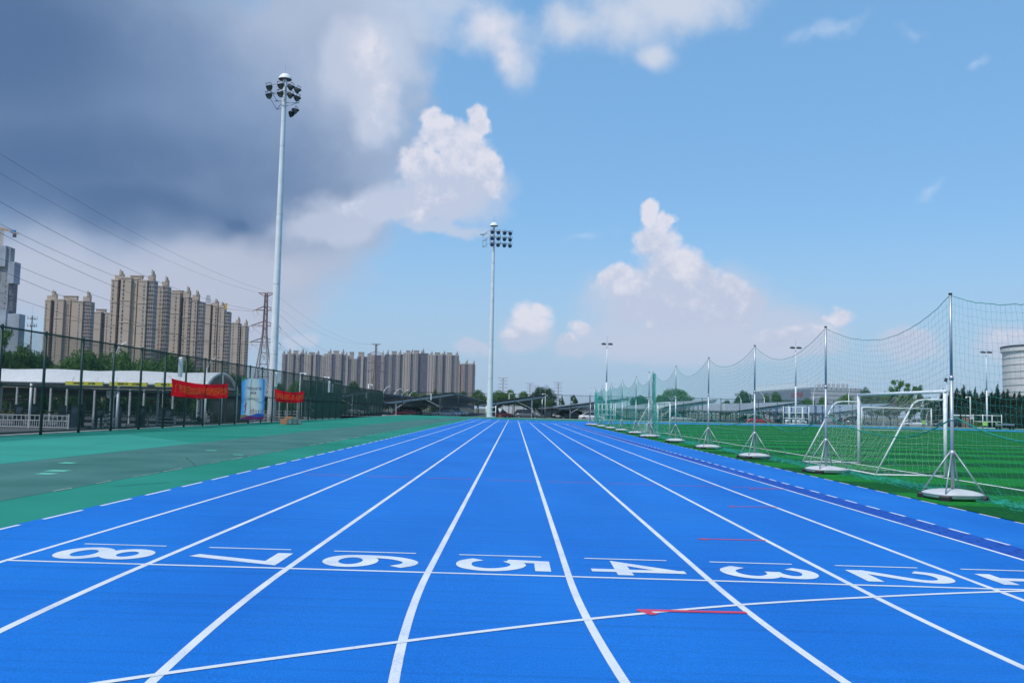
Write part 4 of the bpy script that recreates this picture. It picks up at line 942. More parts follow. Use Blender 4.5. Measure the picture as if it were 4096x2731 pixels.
# distant cluster
Z3 = lambda a,b,y: (1100+a*.38265, 1100+b*.38265, 1300+y*.38265)
def T3(*rows):
    out = []
    for r in rows:
        a,b,y = Z3(*r[:3]); k = r[3]
        out.append((a,b,y,k)+((r[4],) if len(r) > 4 and k not in 'CP' else (0.,1300+r[4]*.38265) if len(r) > 4 else ()))
    return out
gF = 'distant housing blocks behind the pylon'
FAR = [
 ('leftmost distant housing block, partly behind the nearer floodlight mast', ((76,112,300,'S'),(112,135,302,'D'),(135,150,296,'T'),(150,198,296,'S',-2.),(198,222,304,'D'),(222,260,300,'T'),(260,306,300,'D',1.),(80,102,268,'C',302),(130,165,248,'C',300),(268,300,248,'C',302),(190,238,268,'P',300))),
 ('second distant housing block from the left', ((308,380,302,'T'),(380,404,312,'B'),(404,430,306,'S'),(430,472,310,'D'),(472,480,318,'B'),(310,330,270,'C',304),(430,462,266,'C',310),(352,410,286,'P',306))),
 ('low pale distant block between two taller ones', ((478,536,322,'S'),(508,540,304,'P',324))),
 ('fourth distant block, right before the open gap in the row', ((538,596,296,'T'),(596,640,304,'D',.5),(640,700,300,'S',-2.),(700,742,310,'D'),(742,766,318,'S'),(556,588,254,'C',298),(695,722,254,'C',306),(735,754,282,'C',318),(610,665,270,'P',302))),
 ('distant block just right of the open gap', ((770,802,352,'D'),(802,860,350,'S'),(860,902,330,'D'),(902,925,330,'T'),(925,966,328,'D',1.),(778,820,282,'P',352),(798,820,280,'C',352),(870,930,284,'P',332))),
 ('distant block hidden behind the second pylon', ((966,1050,308,'S'),(1050,1072,316,'B'),(1072,1112,312,'D'),(1112,1150,312,'T'),(1116,1134,270,'C',314),(968,1000,298,'P',309))),
 ('distant block right of the second pylon', ((1150,1192,304,'D'),(1192,1228,306,'S'),(1228,1268,304,'D'),(1268,1310,304,'T'),(1310,1340,304,'D',1.),(1166,1188,260,'C',306),(1292,1320,260,'C',306),(1220,1270,274,'P',306))),
 ('distant block with paired small crowns near the middle of the row', ((1340,1420,290,'T'),(1420,1450,300,'D'),(1450,1500,288,'S',-2.),(1500,1524,296,'B'),(1524,1596,292,'D',.4),(1418,1442,254,'C',292),(1526,1560,248,'C',294),(1370,1410,268,'P',292),(1450,1505,266,'P',290))),
 ('broad distant block second from the right', ((1598,1680,308,'T'),(1680,1708,312,'D'),(1708,1756,306,'S',-2.),(1756,1790,312,'D'),(1790,1850,306,'T'),(1850,1880,314,'D'),(1880,1916,310,'S'),(1622,1648,274,'C',310),(1746,1782,272,'C',312),(1890,1912,276,'C',312),(1670,1725,288,'P',308),(1798,1850,290,'P',308))),
]
for lb, rows in FAR: tower(lb, 1640, T3(*rows), gF, M_taupe, M_taupe2, depth=24, wins=False)
tower('shorter pinkish distant block at the right end of the row', 2050, T3((1916,1936,404,'S'),(1936,1950,408,'B'),(1950,1990,402,'S'),(1990,2024,406,'D'),(2024,2068,404,'S'),(2068,2090,410,'D'),(1914,1934,370,'C',404),(1992,2016,360,'C',404),(2068,2088,368,'C',408)), gF, mat('pinkish_render', (.33,.225,.18), .9, var=.06, scale=.05), M_taupe2, depth=28, wins=False)
# tower under construction and its crane
q = at(40,1600,700); t = thing('unfinished_tower', 'grey unfinished tower wrapped in sheeting at the left edge', 'tower block', (q.x,700,LOW)); M_sheet = mat('grey_safety_sheeting', (.30,.33,.38), .8, var=.16, scale=.12, bump=.3, bscale=.3); M_raw = mat('bare_concrete', (.24,.25,.27), .9, var=.2, scale=.2)
def px(x, y): p = at(x,y,700); return p.x-q.x, p.z-LOW
def pxx(x): return px(x, 1150)[0]
zt = px(40,983)[1]; xa = pxx(-95); xb = px(40,983)[0]; z1 = px(40,1066)[1]; xc = px(78,1050)[0]; z2 = px(78,1048)[1]; z3 = px(78,1134)[1]; z4 = px(60,1250)[1]; xd = px(96,1256)[0]
MB().box(xa,pxx(28),2,8,z4,zt-1).build('wall', M_raw, t)
MB().box(pxx(30),pxx(48),2.5,8,z4,z2-1).build('wall', M_bay3, t)
MB().box(xa,xb-3,0,8,z1,zt).build('sheeting', M_sheet, t)
MB().box(pxx(30),xc-3.2,-1,8,z3,z2).build('sheeting', M_sheet, t)
MB().box(xa,pxx(36),-2,8,0,z4+2).box(pxx(36),xd-3,-1,7.8,0,z4-1).build('sheeting', M_sheet, t)
for i in range(8):
    z = z4+ (z1-z4)*(i+.4)/8
    MB().box(pxx(15),pxx(18),1.9,2.3,z,z+1.6).build('window', M_win, t)
t2 = thing('tower_crane', 'yellow tower crane arm with blue counterweight above the unfinished tower', 'crane', (pxx(-14)+q.x,702,LOW)); M_cr = mat('crane_yellow', (.42,.22,.06), .6, var=.15)
hc = at(-4,917,702).z-LOW
m = MB()
for k in range(14):
    z0, z1_ = hc*.70+hc*.30*k/14, hc*.70+hc*.30*(k+1)/14
    for a,b in ((-1,-1),(1,-1),(1,1),(-1,1)): m.tube((a,b,z0),(a,b,z1_),.14,4); m.tube((a,b,z0),(-b,a,z1_),.09,4)
m.build('crane_mast', M_cr, t2)
j = MB(); L2 = at(66,930,702).x-(t2.location.x)
for sy in (-.8,.8): j.tube((-25,sy,hc+6),(L2+1.5,sy,hc-3.1),.30,4)
j.tube((-25,0,hc+9),(L2*.45,0,hc-.4),.25,4)
for k in range(10):
    x0_ = -10+k*(L2*.9+10)/10; zz = lambda x: hc+6-(x+25)*(9.1/(L2+26.5))
    j.tube((x0_,-.8,zz(x0_)),(x0_+1.6,0,zz(x0_)+1.2),.2,4); j.tube((x0_+1.6,0,zz(x0_)+1.2),(x0_+2,.8,zz(x0_+2)),.2,4)
j.build('crane_jib', M_cr, t2)
MB().box(L2*.62,L2*.92,-.9,.9,hc-2.6,hc-.5).build('winch_house', mat('crane_blue', (.03,.25,.55), .5), t2)
MB().box(L2*.78,L2*.98,-.7,.7,hc-6.0,hc-3.2).build('counterweight', M_dgrey, t2)

# office building and cooling tower on the right
M_panel = mat('grey_cladding', (.36,.38,.41), .6, var=.08, scale=.4); M_panel2 = mat('blue_grey_cladding', (.17,.21,.27), .4, var=.1, scale=.3); M_oglass = facade('office_glazing', (.20,.23,.27), 3.4)
c0 = at(3243,1660,300); xR = at(3445,1600,300).x; Hc = at(3243,1549,300).z-LOW; xL = at(3005,1564,372).x; 
t = thing('office_building', 'long grey office building with a rooftop screen and red sign', 'office building', (c0.x,300,LOW)); o = Vector(t.location)
wR = xR-c0.x
MB().box(0,wR,0,72,0,Hc).build('wall', M_panel, t)
for i in range(6): MB().box(-.03,wR+.03,-.06,-.001,Hc*.30+i*Hc*.12,Hc*.30+i*Hc*.12+.10).build('cladding_joint', M_dgrey, t)
MB().box(-.10,-.001,0,72,Hc*.62,Hc-.6).build('dark_cladding', M_panel2, t)
MB().box(-.12,-.001,2,70,Hc*.30,Hc*.55).build('window_band', M_oglass, t)
MB().box(wR*.35,wR*.75,-.14,-.061,Hc*.30,Hc*.46).build('window_band', M_oglass, t)
m = MB()
for i in range(36): m.box(-.3,-.1,1+i*1.9,1.25+i*1.9,Hc,Hc+2.0)
for i in range(10): m.box(.2+i*1.55,.45+i*1.55,-.3,-.1,Hc,Hc+2.2)
m.box(-.25,-.15,1,70,Hc+1.9,Hc+2.05).box(.2,15,-.25,-.15,Hc+2.05,Hc+2.2); m.build('roof_screen', M_white, t)
MB().cbox(8,15,8,20,Hc,Hc+1.8,.2).build('roof_plant', M_panel, t)
l = fit(text_mesh('GG广汽丰田', 1, .02), 12.5, 1.9); l.v = [(-.14, 14.5-v[0], v[1]+Hc*.80) for v in l.v]; l.build('sign_lettering', mat('red_sign_letters', (.45,.03,.03), .5), t)
q = at(4034,1500,620); r_ = 34.; hh = at(4030,1390,620).z-LOW
t = thing('cooling_tower', 'huge pale round tower at the right edge of the picture', 'cooling tower', (q.x+r_,620,LOW)); M_ct = mat('pale_concrete_shell', (.58,.57,.56), .9, var=.1, scale=.06)
MB().lathe([(r_,0),(r_,hh*.06),(r_-.3,hh*.30),(r_-.3,hh*.94),(r_+.8,hh*.95),(r_+.8,hh)],72,cap=False).build('shell', M_ct, t)
m = MB()
for i in range(1,9): m.lathe([(r_-.1,0),(r_+.05,.05),(r_+.05,.25),(r_-.1,.3)],72,(0,0,hh*(.14+.09*i)),cap=False)
m.build('ring_joint', M_concrete, t)
MB().lathe([(r_+1.3,hh*.19),(r_+1.4,hh*.19),(r_+1.4,hh*.205),(r_+1.3,hh*.205)],72,cap=False).lathe([(r_,hh*.185),(r_+1.4,hh*.19)],72,cap=False).lathe([(r_+1.0,hh),(r_+1.05,hh+1.2)],72,cap=False).build('gallery_rail', M_dgrey, t)

# ================================================================== TREES
def leafmat(name, a, b, rand=.25):
    m = mat(name, a, .55, var=0, scale=.9, col2=b, spec=.25, obj_rand=rand, detail=6)
    bs = m.node_tree.nodes['Principled BSDF']; bs.inputs['Subsurface Weight'].default_value = 0.
    N = m.node_tree.nodes; L = m.node_tree.links
    tr = N.new('ShaderNodeBsdfTranslucent'); tr.inputs['Color'].default_value = (b[0]*1.3,b[1]*1.35,b[2]*.7,1); mx = N.new('ShaderNodeMixShader'); mx.inputs[0].default_value = .22
    L.new(bs.outputs[0], mx.inputs[1]); L.new(tr.outputs[0], mx.inputs[2]); L.new(mx.outputs[0], N['Material Output'].inputs['Surface']); return m
M_bark = mat('tree_bark', (.11,.085,.065), .95, var=.25, scale=4, stretch=(4,4,.7))
LF = dict(mid=leafmat('mid_green_leaves', (.040,.100,.024), (.110,.215,.046)), dark=leafmat('dark_green_leaves', (.020,.060,.022), (.058,.128,.042)),
          banyan=leafmat('blue_green_leaves', (.013,.046,.026), (.034,.088,.046),.1), lime=leafmat('yellow_green_leaves', (.06,.13,.018), (.15,.24,.03)), con=leafmat('conifer_needles', (.008,.030,.018), (.026,.070,.036),.3))
def crown(lobes, n, size, R, flat=.35, up=.5, elong=1.6, shell=.55):
    m = MB(); tot = sum(l[3]*l[4]*l[5] for l in lobes)**.0 and [l[3]*l[4]*l[5] for l in lobes]; S_ = sum(tot)
    for l, w in zip(lobes, tot):
        cx,cy,cz,rx,ry,rz = l
        for _ in range(int(n*w/S_)+20):
            while True:
                d = Vector((R.gauss(0,1),R.gauss(0,1),R.gauss(0,1)))
                if d.length > .01: break
            d.normalize(); k = (shell+(1.04-shell)*R.random()**.6)*(1+.16*sin(7*d.x+cx*3)*sin(6*d.y+cy)+.12*sin(9*d.z+5*d.x))
            p = Vector((cx+d.x*rx*k, cy+d.y*ry*k, cz+d.z*rz*k))
            nn = (d+Vector((R.gauss(0,.5),R.gauss(0,.5),up+R.gauss(0,.5)))).normalized(); u = nn.orthogonal().normalized(); w_ = nn.cross(u); a = R.uniform(0,2*pi)
            u, w_ = u*cos(a)+w_*sin(a), w_*cos(a)-u*sin(a); s = size*R.uniform(.6,1.3)
            q = nn*s*.18
            m.add([p-u*s*elong*.5, p-w_*s*.42+q, p+u*s*elong*.5, p+w_*s*.42+q], [(0,1,2,3)])
    return m
def trunk(h, r, lobes, R, n=7):
    m = MB(); pts = [Vector((0,0,-.4))]
    for i in range(1,5): pts.append(Vector((R.uniform(-.15,.15)*i*.5,R.uniform(-.15,.15)*i*.5,h*i/4)))
    for i in range(4): m.tube(pts[i],pts[i+1],r*(1-.16*i),n,r*(1-.16*(i+1)),cap=False)
    for l in lobes:
        a = pts[R.choice((2,3))]; b = Vector(l[:3]); c = a.lerp(b,.5)+Vector((0,0,.3)); m.tube(a,c,r*.45,5,r*.3,cap=False); m.tube(c,b,r*.3,5,r*.1,cap=False)
    return m
PROTO = {}
def variant(key):
    if key in PROTO: return PROTO[key]
    R = random.Random(sum(map(ord,key))*13+1); kind = key[0]
    if kind == 'a':                             # rounded broadleaf
        lobes = [(0,0,6.6,2.6,2.6,2.4)]+[(2.3*cos(a+R.uniform(-.3,.3)),2.3*sin(a+R.uniform(-.3,.3)),R.uniform(4.2,7.2),R.uniform(1.3,2.0),R.uniform(1.3,2.0),R.uniform(1.2,1.7)) for a in [i*2*pi/8 for i in range(8)]]+[(R.uniform(-1,1),R.uniform(-1,1),8.3,1.4,1.4,1.2)]
        c, tk, dims = crown(lobes, 5200, .30, R), trunk(4.5,.26,lobes,R), (8.2,9.6)
    elif kind == 'b':                           # feathery, many upright sprays
        lobes = [(R.uniform(-2.6,2.6),R.uniform(-2,2),R.uniform(3,7.2),R.uniform(.9,1.6),R.uniform(.9,1.5),R.uniform(1.2,1.9)) for i in range(17)]
        c, tk, dims = crown(lobes, 6500, .23, R, up=.2, elong=2.6, shell=.3), trunk(4,.2,lobes,R), (8.0,9.0)
    elif kind == 'c':                           # dense dome
        lobes = [(0,0,5.5,4.2,4.2,4.5)]
        for i in range(60):
            d = Vector((R.gauss(0,1),R.gauss(0,1),R.gauss(.25,.8))).normalized(); k = R.uniform(.9,1.04); lobes.append((d.x*4.4*k,d.y*4.4*k,5.6+d.z*4.6*k*.95,R.uniform(.7,1.15),R.uniform(.7,1.15),R.uniform(.6,.95)))
        c, tk, dims = crown(lobes, 9000, .26, R, shell=.75), trunk(5,.5,lobes[:8],R), (10.6,11.2)
    elif kind == 'd':                           # dark conifer with a spiky leader
        lobes = []
        for i in range(26):
            q = i/25; z = 1.0+8.4*q; rr = 2.0*(1-q)**.75*R.uniform(.75,1.2)+.12; a = R.uniform(0,2*pi); lobes.append((cos(a)*rr*.45,sin(a)*rr*.45,z,rr*.75,rr*.75,.75))
        for i in range(8):
            a = R.uniform(0,6.28); lobes.append((cos(a)*R.uniform(.6,1.5),sin(a)*R.uniform(.6,1.5),R.uniform(5,8.3),.28,.28,.9))
        c, tk, dims = crown(lobes, 4200, .19, R, up=.5, elong=3., shell=.2), trunk(8,.16,[],R), (3.9,9.9)
    elif kind == 'e':                           # open, see-through
        lobes = [(R.uniform(-3.4,3.4),R.uniform(-2.4,2.4),R.uniform(4.6,8.4)-abs(i-6)*.12,R.uniform(.55,1.1),R.uniform(.55,1.1),R.uniform(.4,.75)) for i in range(22)]
        c, tk, dims = crown(lobes, 2400, .27, R, shell=.2), trunk(4.8,.2,lobes,R), (8.0,9.0)
    else:                                       # bushy shrub
        lobes = [(R.uniform(-1,1),R.uniform(-1,1),R.uniform(.5,1.5),R.uniform(.6,.9),R.uniform(.6,.9),R.uniform(.5,.8)) for i in range(9)]
        c, tk, dims = crown(lobes, 2200, .16, R), trunk(1,.06,lobes,R), (3.3,2.2)
    PROTO[key] = (c, tk, dims, {}); return PROTO[key]
def tree(label, px, ty, wpx, Y, key, lf, group=None, name='tree', rz=None, cat='tree'):
    c, tk, (w0,h0), cache = variant(key); tp = at(px,ty,Y); wm = wpx*Y/FPX; sz = (tp.z-LOW)/h0; sx_ = wm/w0
    t = thing(name, label, cat, (tp.x,Y,LOW), random.uniform(0,6.28) if rz is None else rz, group); t.scale = (sx_,sx_,sz)
    if 'me' not in cache:
        o = tk.build('trunk', M_bark, t, True); o2 = c.build('crown', LF[lf], t); cache['me'] = (o.data,o2.data)
    else:
        o = bpy.data.objects.new('trunk', cache['me'][0]); COL.objects.link(o); o.parent = t
        o2 = bpy.data.objects.new('crown', cache['me'][1]); COL.objects.link(o2); o2.parent = t
    o2.material_slots[0].link = 'OBJECT'; o2.material_slots[0].material = LF[lf]
    return t
gl = 'trees behind the white canopy'
for px,ty,w,Y,k,lf,lb in (
 (-10,1296,120,112,'e1','mid','tall open tree cut by the left edge, in front of the unfinished tower'),
 (62,1368,210,116,'b1','mid','broad bushy tree under the telecom mast'),
 (165,1408,130,124,'b2','dark','dark tree in front of the left-end beige tower'),
 (262,1428,150,118,'b1','mid','bushy tree behind the first yellow sign'),
 (352,1402,170,115,'b2','mid','bushy tree below the low set-back tower'),
 (452,1380,130,122,'b3','mid','bright bushy tree around the nearest street lamp'),
 (520,1392,150,118,'b1','mid','bushy tree under the stepped beige tower'),
 (612,1412,170,117,'b3','mid','bushy tree below the broad plain-fronted tower'),
 (700,1416,130,122,'b2','mid','tree behind the ridge of the canopy, above its ridge lamp'),
 (792,1468,90,130,'b1','mid','low tree behind the second curved street lamp'),
 (936,1478,120,135,'b3','dark','dark tree between the canopy arch and the poster'),
 (880,1500,90,140,'b2','dark','small dark tree behind the canopy arch')):
    tree(lb, px,ty-(8 if px > 0 else 0),w*1.22,Y,k,lf,gl)
gm = 'trees behind the carports'
for px,ty,w,Y,k,lf,lb in (
 (1118,1530,70,190,'a1','mid','tree just right of the nearer floodlight mast'),
 (1188,1520,100,185,'a2','mid','bright tree behind the second red banner'),
 (1268,1530,70,190,'a3','dark','dark tree behind the fence by the second red banner'),
 (1330,1545,90,195,'a1','mid','tree seen through the double green mesh'),
 (1416,1520,78,200,'a2','dark','dark round tree above the fence step'),
 (1458,1552,44,205,'f1','lime','small lime-green tree left of the left carport ridge'),
 (1540,1568,80,262,'b1','mid','tree behind the leftmost carport street lamp'),
 (1590,1566,70,268,'b3','lime','yellow-green tree between the carport street lamps'),
 (1640,1560,80,262,'b2','mid','tree behind the last curved carport lamp'),
 (1690,1566,70,275,'b1','lime','pale green tree left of the gabled carport top'),
 (1742,1553,52,320,'d1','mid','pointed tree before the broad distant block'),
 (1790,1572,60,330,'a3','mid','low tree just over the gabled carport ridge'),
 (1852,1562,56,345,'a1','mid','round tree below the pinkish distant block'),
 (1916,1556,78,350,'a2','mid','round tree left of the far floodlight mast'),
 (1990,1558,80,360,'a3','mid','tree directly behind the far floodlight mast'),
 (2042,1556,66,365,'a1','mid','round tree above the person'),
 (2095,1562,74,358,'a2','mid','bright tree left of the big round dark tree'),
 (2140,1585,60,300,'a3','dark','low dark tree under the carport roof tip'),
 (2176,1538,112,330,'c1','banyan','huge round dark tree, the biggest near the middle'),
 (2206,1594,60,290,'a1','dark','low tree in front of the huge round tree'),
 (2249,1581,34,285,'d2','mid','narrow upright tree right of the huge round tree'),
 (2304,1569,56,240,'e2','dark','sparse dark round-headed tree standing alone against the sky'),
 (2400,1582,56,235,'a2','mid','tree behind the left lamp post and net'),
 (2556,1579,96,300,'a3','dark','low dark tree left of the dome-shaped tree'),
 (2638,1578,52,300,'a1','mid','low tree touching the left side of the dome-shaped tree'),
 (2700,1548,156,310,'c2','mid','wide dome-shaped green tree above the right-hand carports'),
 (2905,1598,60,262,'a2','dark','low tree at the left of the office trees'),
 (2972,1560,90,265,'a1','dark','tree hiding the left end of the office'),
 (3095,1565,86,270,'b2','mid','bushy tree in front of the long side of the office'),
 (3150,1588,70,262,'b3','mid','low bush-like tree under the office windows'),
 (3222,1590,70,265,'a3','mid','low tree at the office corner'),
 (3292,1585,66,268,'a2','mid','rounded tree below the office front'),
 (3388,1573,80,272,'a1','mid','rounded tree before the right end of the office'),
 (3466,1546,60,300,'a3','dark','dark tree right beside the office')):
    tree(lb, px,ty,w,Y,k,lf,gm)
for px,ty,w,Y,k,lf,lb in (
 (3590,1512,120,185,'e3','mid','large open-crowned tree above the crossbar of the nearest goal'),
 (3655,1522,90,188,'e1','mid','right limb-like open tree leaning above the nearest goal'),
 (3505,1572,80,200,'a2','dark','dark tree behind the left post of the nearest goal'),
 (3560,1580,90,196,'a1','dark','dark tree behind the far goal net'),
 (3640,1578,90,194,'a3','dark','dark tree behind the crossbar, left of the conifers'),
 (3715,1570,80,192,'b3','dark','dark tree meeting the first conifer')):
    tree(lb, px,ty,w,Y,k,lf,'trees at the right end')
cx_ = [(3772,1556),(3798,1566),(3828,1548),(3855,1540),(3880,1556),(3902,1549),(3930,1562),(3942,1556),(3966,1564),(3990,1538),(4012,1560),(4030,1556),(4058,1568),(4078,1566),(4100,1570),(4130,1562)]
for i,(px,ty) in enumerate(cx_):
    tree(f'dark conifer, {ordn[i]} from the left in the row right of the nearest goal', px, ty, random.uniform(62,92), 176+random.uniform(-5,5), 'd'+str(1+i%4), 'con', 'dark conifers in a row', 'conifer')
for i,(px,ty,w) in enumerate(((3785,1578,100),(3845,1572,110),(3915,1576,104),(3975,1574,108),(4040,1578,112),(4100,1580,110))):
    tree(f'dark rounded tree filling the conifer row, {ordn[i]} from the left', px, ty, w, 183+2*(i%2), ('b1','a2','b3','a1')[i%4], 'con', 'dark rounded trees among the conifers')
# hedge plants beneath the conifers and the dark plants behind the left car port
for i,(px,ty,w) in enumerate(((3790,1640,80),(3840,1636,80),(3930,1634,90),(4000,1636,90),(4070,1634,100))):
    tree(f'dark shrub under the conifers, {ordn[i]} from the left', px, ty, w, 168, 'f'+str(1+i%3), 'con', 'shrubs under the conifers', 'shrub', cat='shrub')
tree('yellowish round bush by the camera pole at the right', 3907, 1679, 42, 160, 'f2', 'lime', None, 'bush', cat='bush')
for i,px in enumerate(range(-20,960,75)):
    tree(f'dark hedge shrub behind the low car shed, {ordn[i]} from the left', px, 1560+random.uniform(-8,8), 100, 122+random.uniform(-3,3), 'f'+str(1+i%3), 'dark', 'hedge shrubs behind the car shed', 'hedge_shrub', cat='shrub')
for i,px in enumerate((1010,1075,1145,1215,1290,1355)):
    tree(f'dark shrub in the shade behind the railing, {ordn[i]} from the poster', px, 1590+random.uniform(-6,6), 84, 160, 'f'+str(1+i%3), 'dark', 'shrubs behind the railing by the mast', 'hedge_shrub', cat='shrub')

# ================================================================== CARS
M_glass = mat('tinted_car_glass', (.012,.015,.018), .06, var=.1, spec=.8)
M_rim = mat('alloy_rim', (.42,.43,.45), .3, .8)
M_hl = mat('headlight_glass', (.55,.58,.60), .1, spec=.8); M_tl = mat('tail_light', (.30,.01,.012), .2, spec=.7)
def paint(n, c): return mat('car_paint_'+n, c, .25, .0, var=.02, spec=.5, coat=.8)
PAINT = dict(white=paint('white',(.70,.71,.72)), silver=paint('silver',(.36,.38,.40)), grey=paint('grey',(.10,.11,.12)), black=paint('black',(.012,.012,.014)), red=paint('red',(.36,.012,.03)), blue=paint('blue',(.03,.07,.18)))
def make_car(kind, colour, label, loc, rz, group):
    t = thing('parked_car', label, 'car', loc, rz, group)
    if kind == 'suv': L_,Wd,zb,zr,st = 4.6,.92,1.02,1.68,[(-2.25,.78),(-2.2,1.0),(-1.2,1.03),(.75,1.03),(1.0,1.0),(2.0,.86),(2.28,.66)]; cab = [(-2.15,1.02),(-1.75,1.62),(-.6,1.69),(.35,1.62),(1.1,1.04)]
    elif kind == 'hatch': L_,Wd,zb,zr,st = 4.2,.88,.94,1.48,[(-2.05,.72),(-2.0,.94),(-1.1,.95),(.65,.94),(.95,.90),(1.8,.74),(2.08,.55)]; cab = [(-1.95,.95),(-1.45,1.40),(-.5,1.48),(.2,1.42),(1.15,.93)]
    else: L_,Wd,zb,zr,st = 4.7,.90,.93,1.45,[(-2.32,.66),(-2.25,.92),(-1.4,.97),(.6,.94),(.95,.90),(2.0,.74),(2.34,.52)]; cab = [(-1.75,.97),(-.95,1.38),(-.2,1.45),(.35,1.41),(1.25,.92)]
    rings = []
    for i,(x,z) in enumerate(st):
        w = Wd*(.80 if i in (0,len(st)-1) else .96 if i in (1,len(st)-2) else 1.); lo = .30 if i in (0,len(st)-1) else .20
        rings.append([(x,-w*.92,lo),(x,-w,lo+.14),(x,-w,.34+(z-.34)*.55),(x,-w*.965,z-.06),(x,-w*.86,z),(x,w*.86,z),(x,w*.965,z-.06),(x,w,.34+(z-.34)*.55),(x,w,lo+.14),(x,w*.92,lo)])
    MB().loft(rings).build('body', PAINT[colour], t, True)
    g = []
    for i,(x,z) in enumerate(cab):
        e = i in (0,len(cab)-1); wb = Wd*.90; wt = Wd*(.88 if e else .70); zb_ = z-.02 if e else zb-.03
        g.append([(x,-wb,zb_-.02),(x,-wt,z),(x,wt,z),(x,wb,zb_-.02)])
    MB().loft(g).build('window_glass', M_glass, t)
    r = MB(); rr = []
    for i,(x,z) in enumerate(cab[1:-1]): w = Wd*.705; rr.append([(x,-w,z+.004),(x,-w*.9,z+.03),(x,w*.9,z+.03),(x,w,z+.004)])
    r.loft(rr)
    for s in (-1,1):
        for (xa,za),(xb,zb2) in zip(cab, cab[1:]):
            if (xa,za) in (cab[0],cab[-2]): ya,yb = (Wd*.885,Wd*.70) if (xa,za) == cab[0] else (Wd*.70,Wd*.885); r.tube((xa,s*(ya+.01),za),(xb,s*(yb+.01),zb2),.035,5)
        xm = (cab[1][0]+cab[-2][0])/2; r.tube((xm-.05,s*Wd*.905,zb),(xm-.1,s*Wd*.712,cab[2][1]),.035,5)
    r.build('roof', PAINT[colour], t)
    for sx_ in (-1,1):
        for s in (-1,1):
            o = MB().lathe([(.20,-.11),(.32,-.11),(.335,-.07),(.335,.07),(.32,.11),(.20,.11)],18).xf(Matrix.Translation((sx_*L_*.305,s*(Wd-.08),.335)) @ Matrix.Rotation(pi/2,4,'X')).build('wheel', M_rubber, t, True)
            MB().lathe([(.0,-.12),(.09,-.115),(.20,-.115),(.21,-.10)],14,cap=False).lathe([(.0,.12),(.09,.115),(.20,.115),(.21,.10)],14,cap=False).xf(Matrix.Translation((sx_*L_*.305,s*(Wd-.08),.335)) @ Matrix.Rotation(pi/2,4,'X')).build('rim', M_rim, o)
    zf = st[-2][1]-.16
    for s in (-1,1):
        MB().cbox(L_/2-.30,L_/2-.07,s*Wd*.66-.2,s*Wd*.66+.2,zf-.08,zf+.08,.03).build('headlight', M_hl, t)
        MB().cbox(-L_/2+.01,-L_/2+.14,s*Wd*.64-.2,s*Wd*.64+.2,.78,.93,.03).build('tail_light', M_tl, t)
        MB().cbox(.62,.80,s*(Wd+.09)-.09,s*(Wd+.09)+.09,zb+.02,zb+.15,.03).build('mirror', PAINT[colour], t)
    MB().box(L_/2-.12,L_/2+.0,-.5,.5,.34,.52).build('grille', M_black, t)
    MB().box(-L_/2+.04,-L_/2+.06+.02,-.24,.24,.55,.68).build('number_plate', M_white, t)
    return t
CARP = {}
def car(kind, colour, label, x, y, rz, group, z=LOWF):
    if kind not in CARP: CARP[kind] = make_car(kind, colour, label, (x,y,z), rz, group); CARP[kind]['col'] = 0; return CARP[kind]
    return dup(CARP[kind], (x,y,z), rz, label, group, mats={k:PAINT[colour] for k in ('body','roof','mirror')})

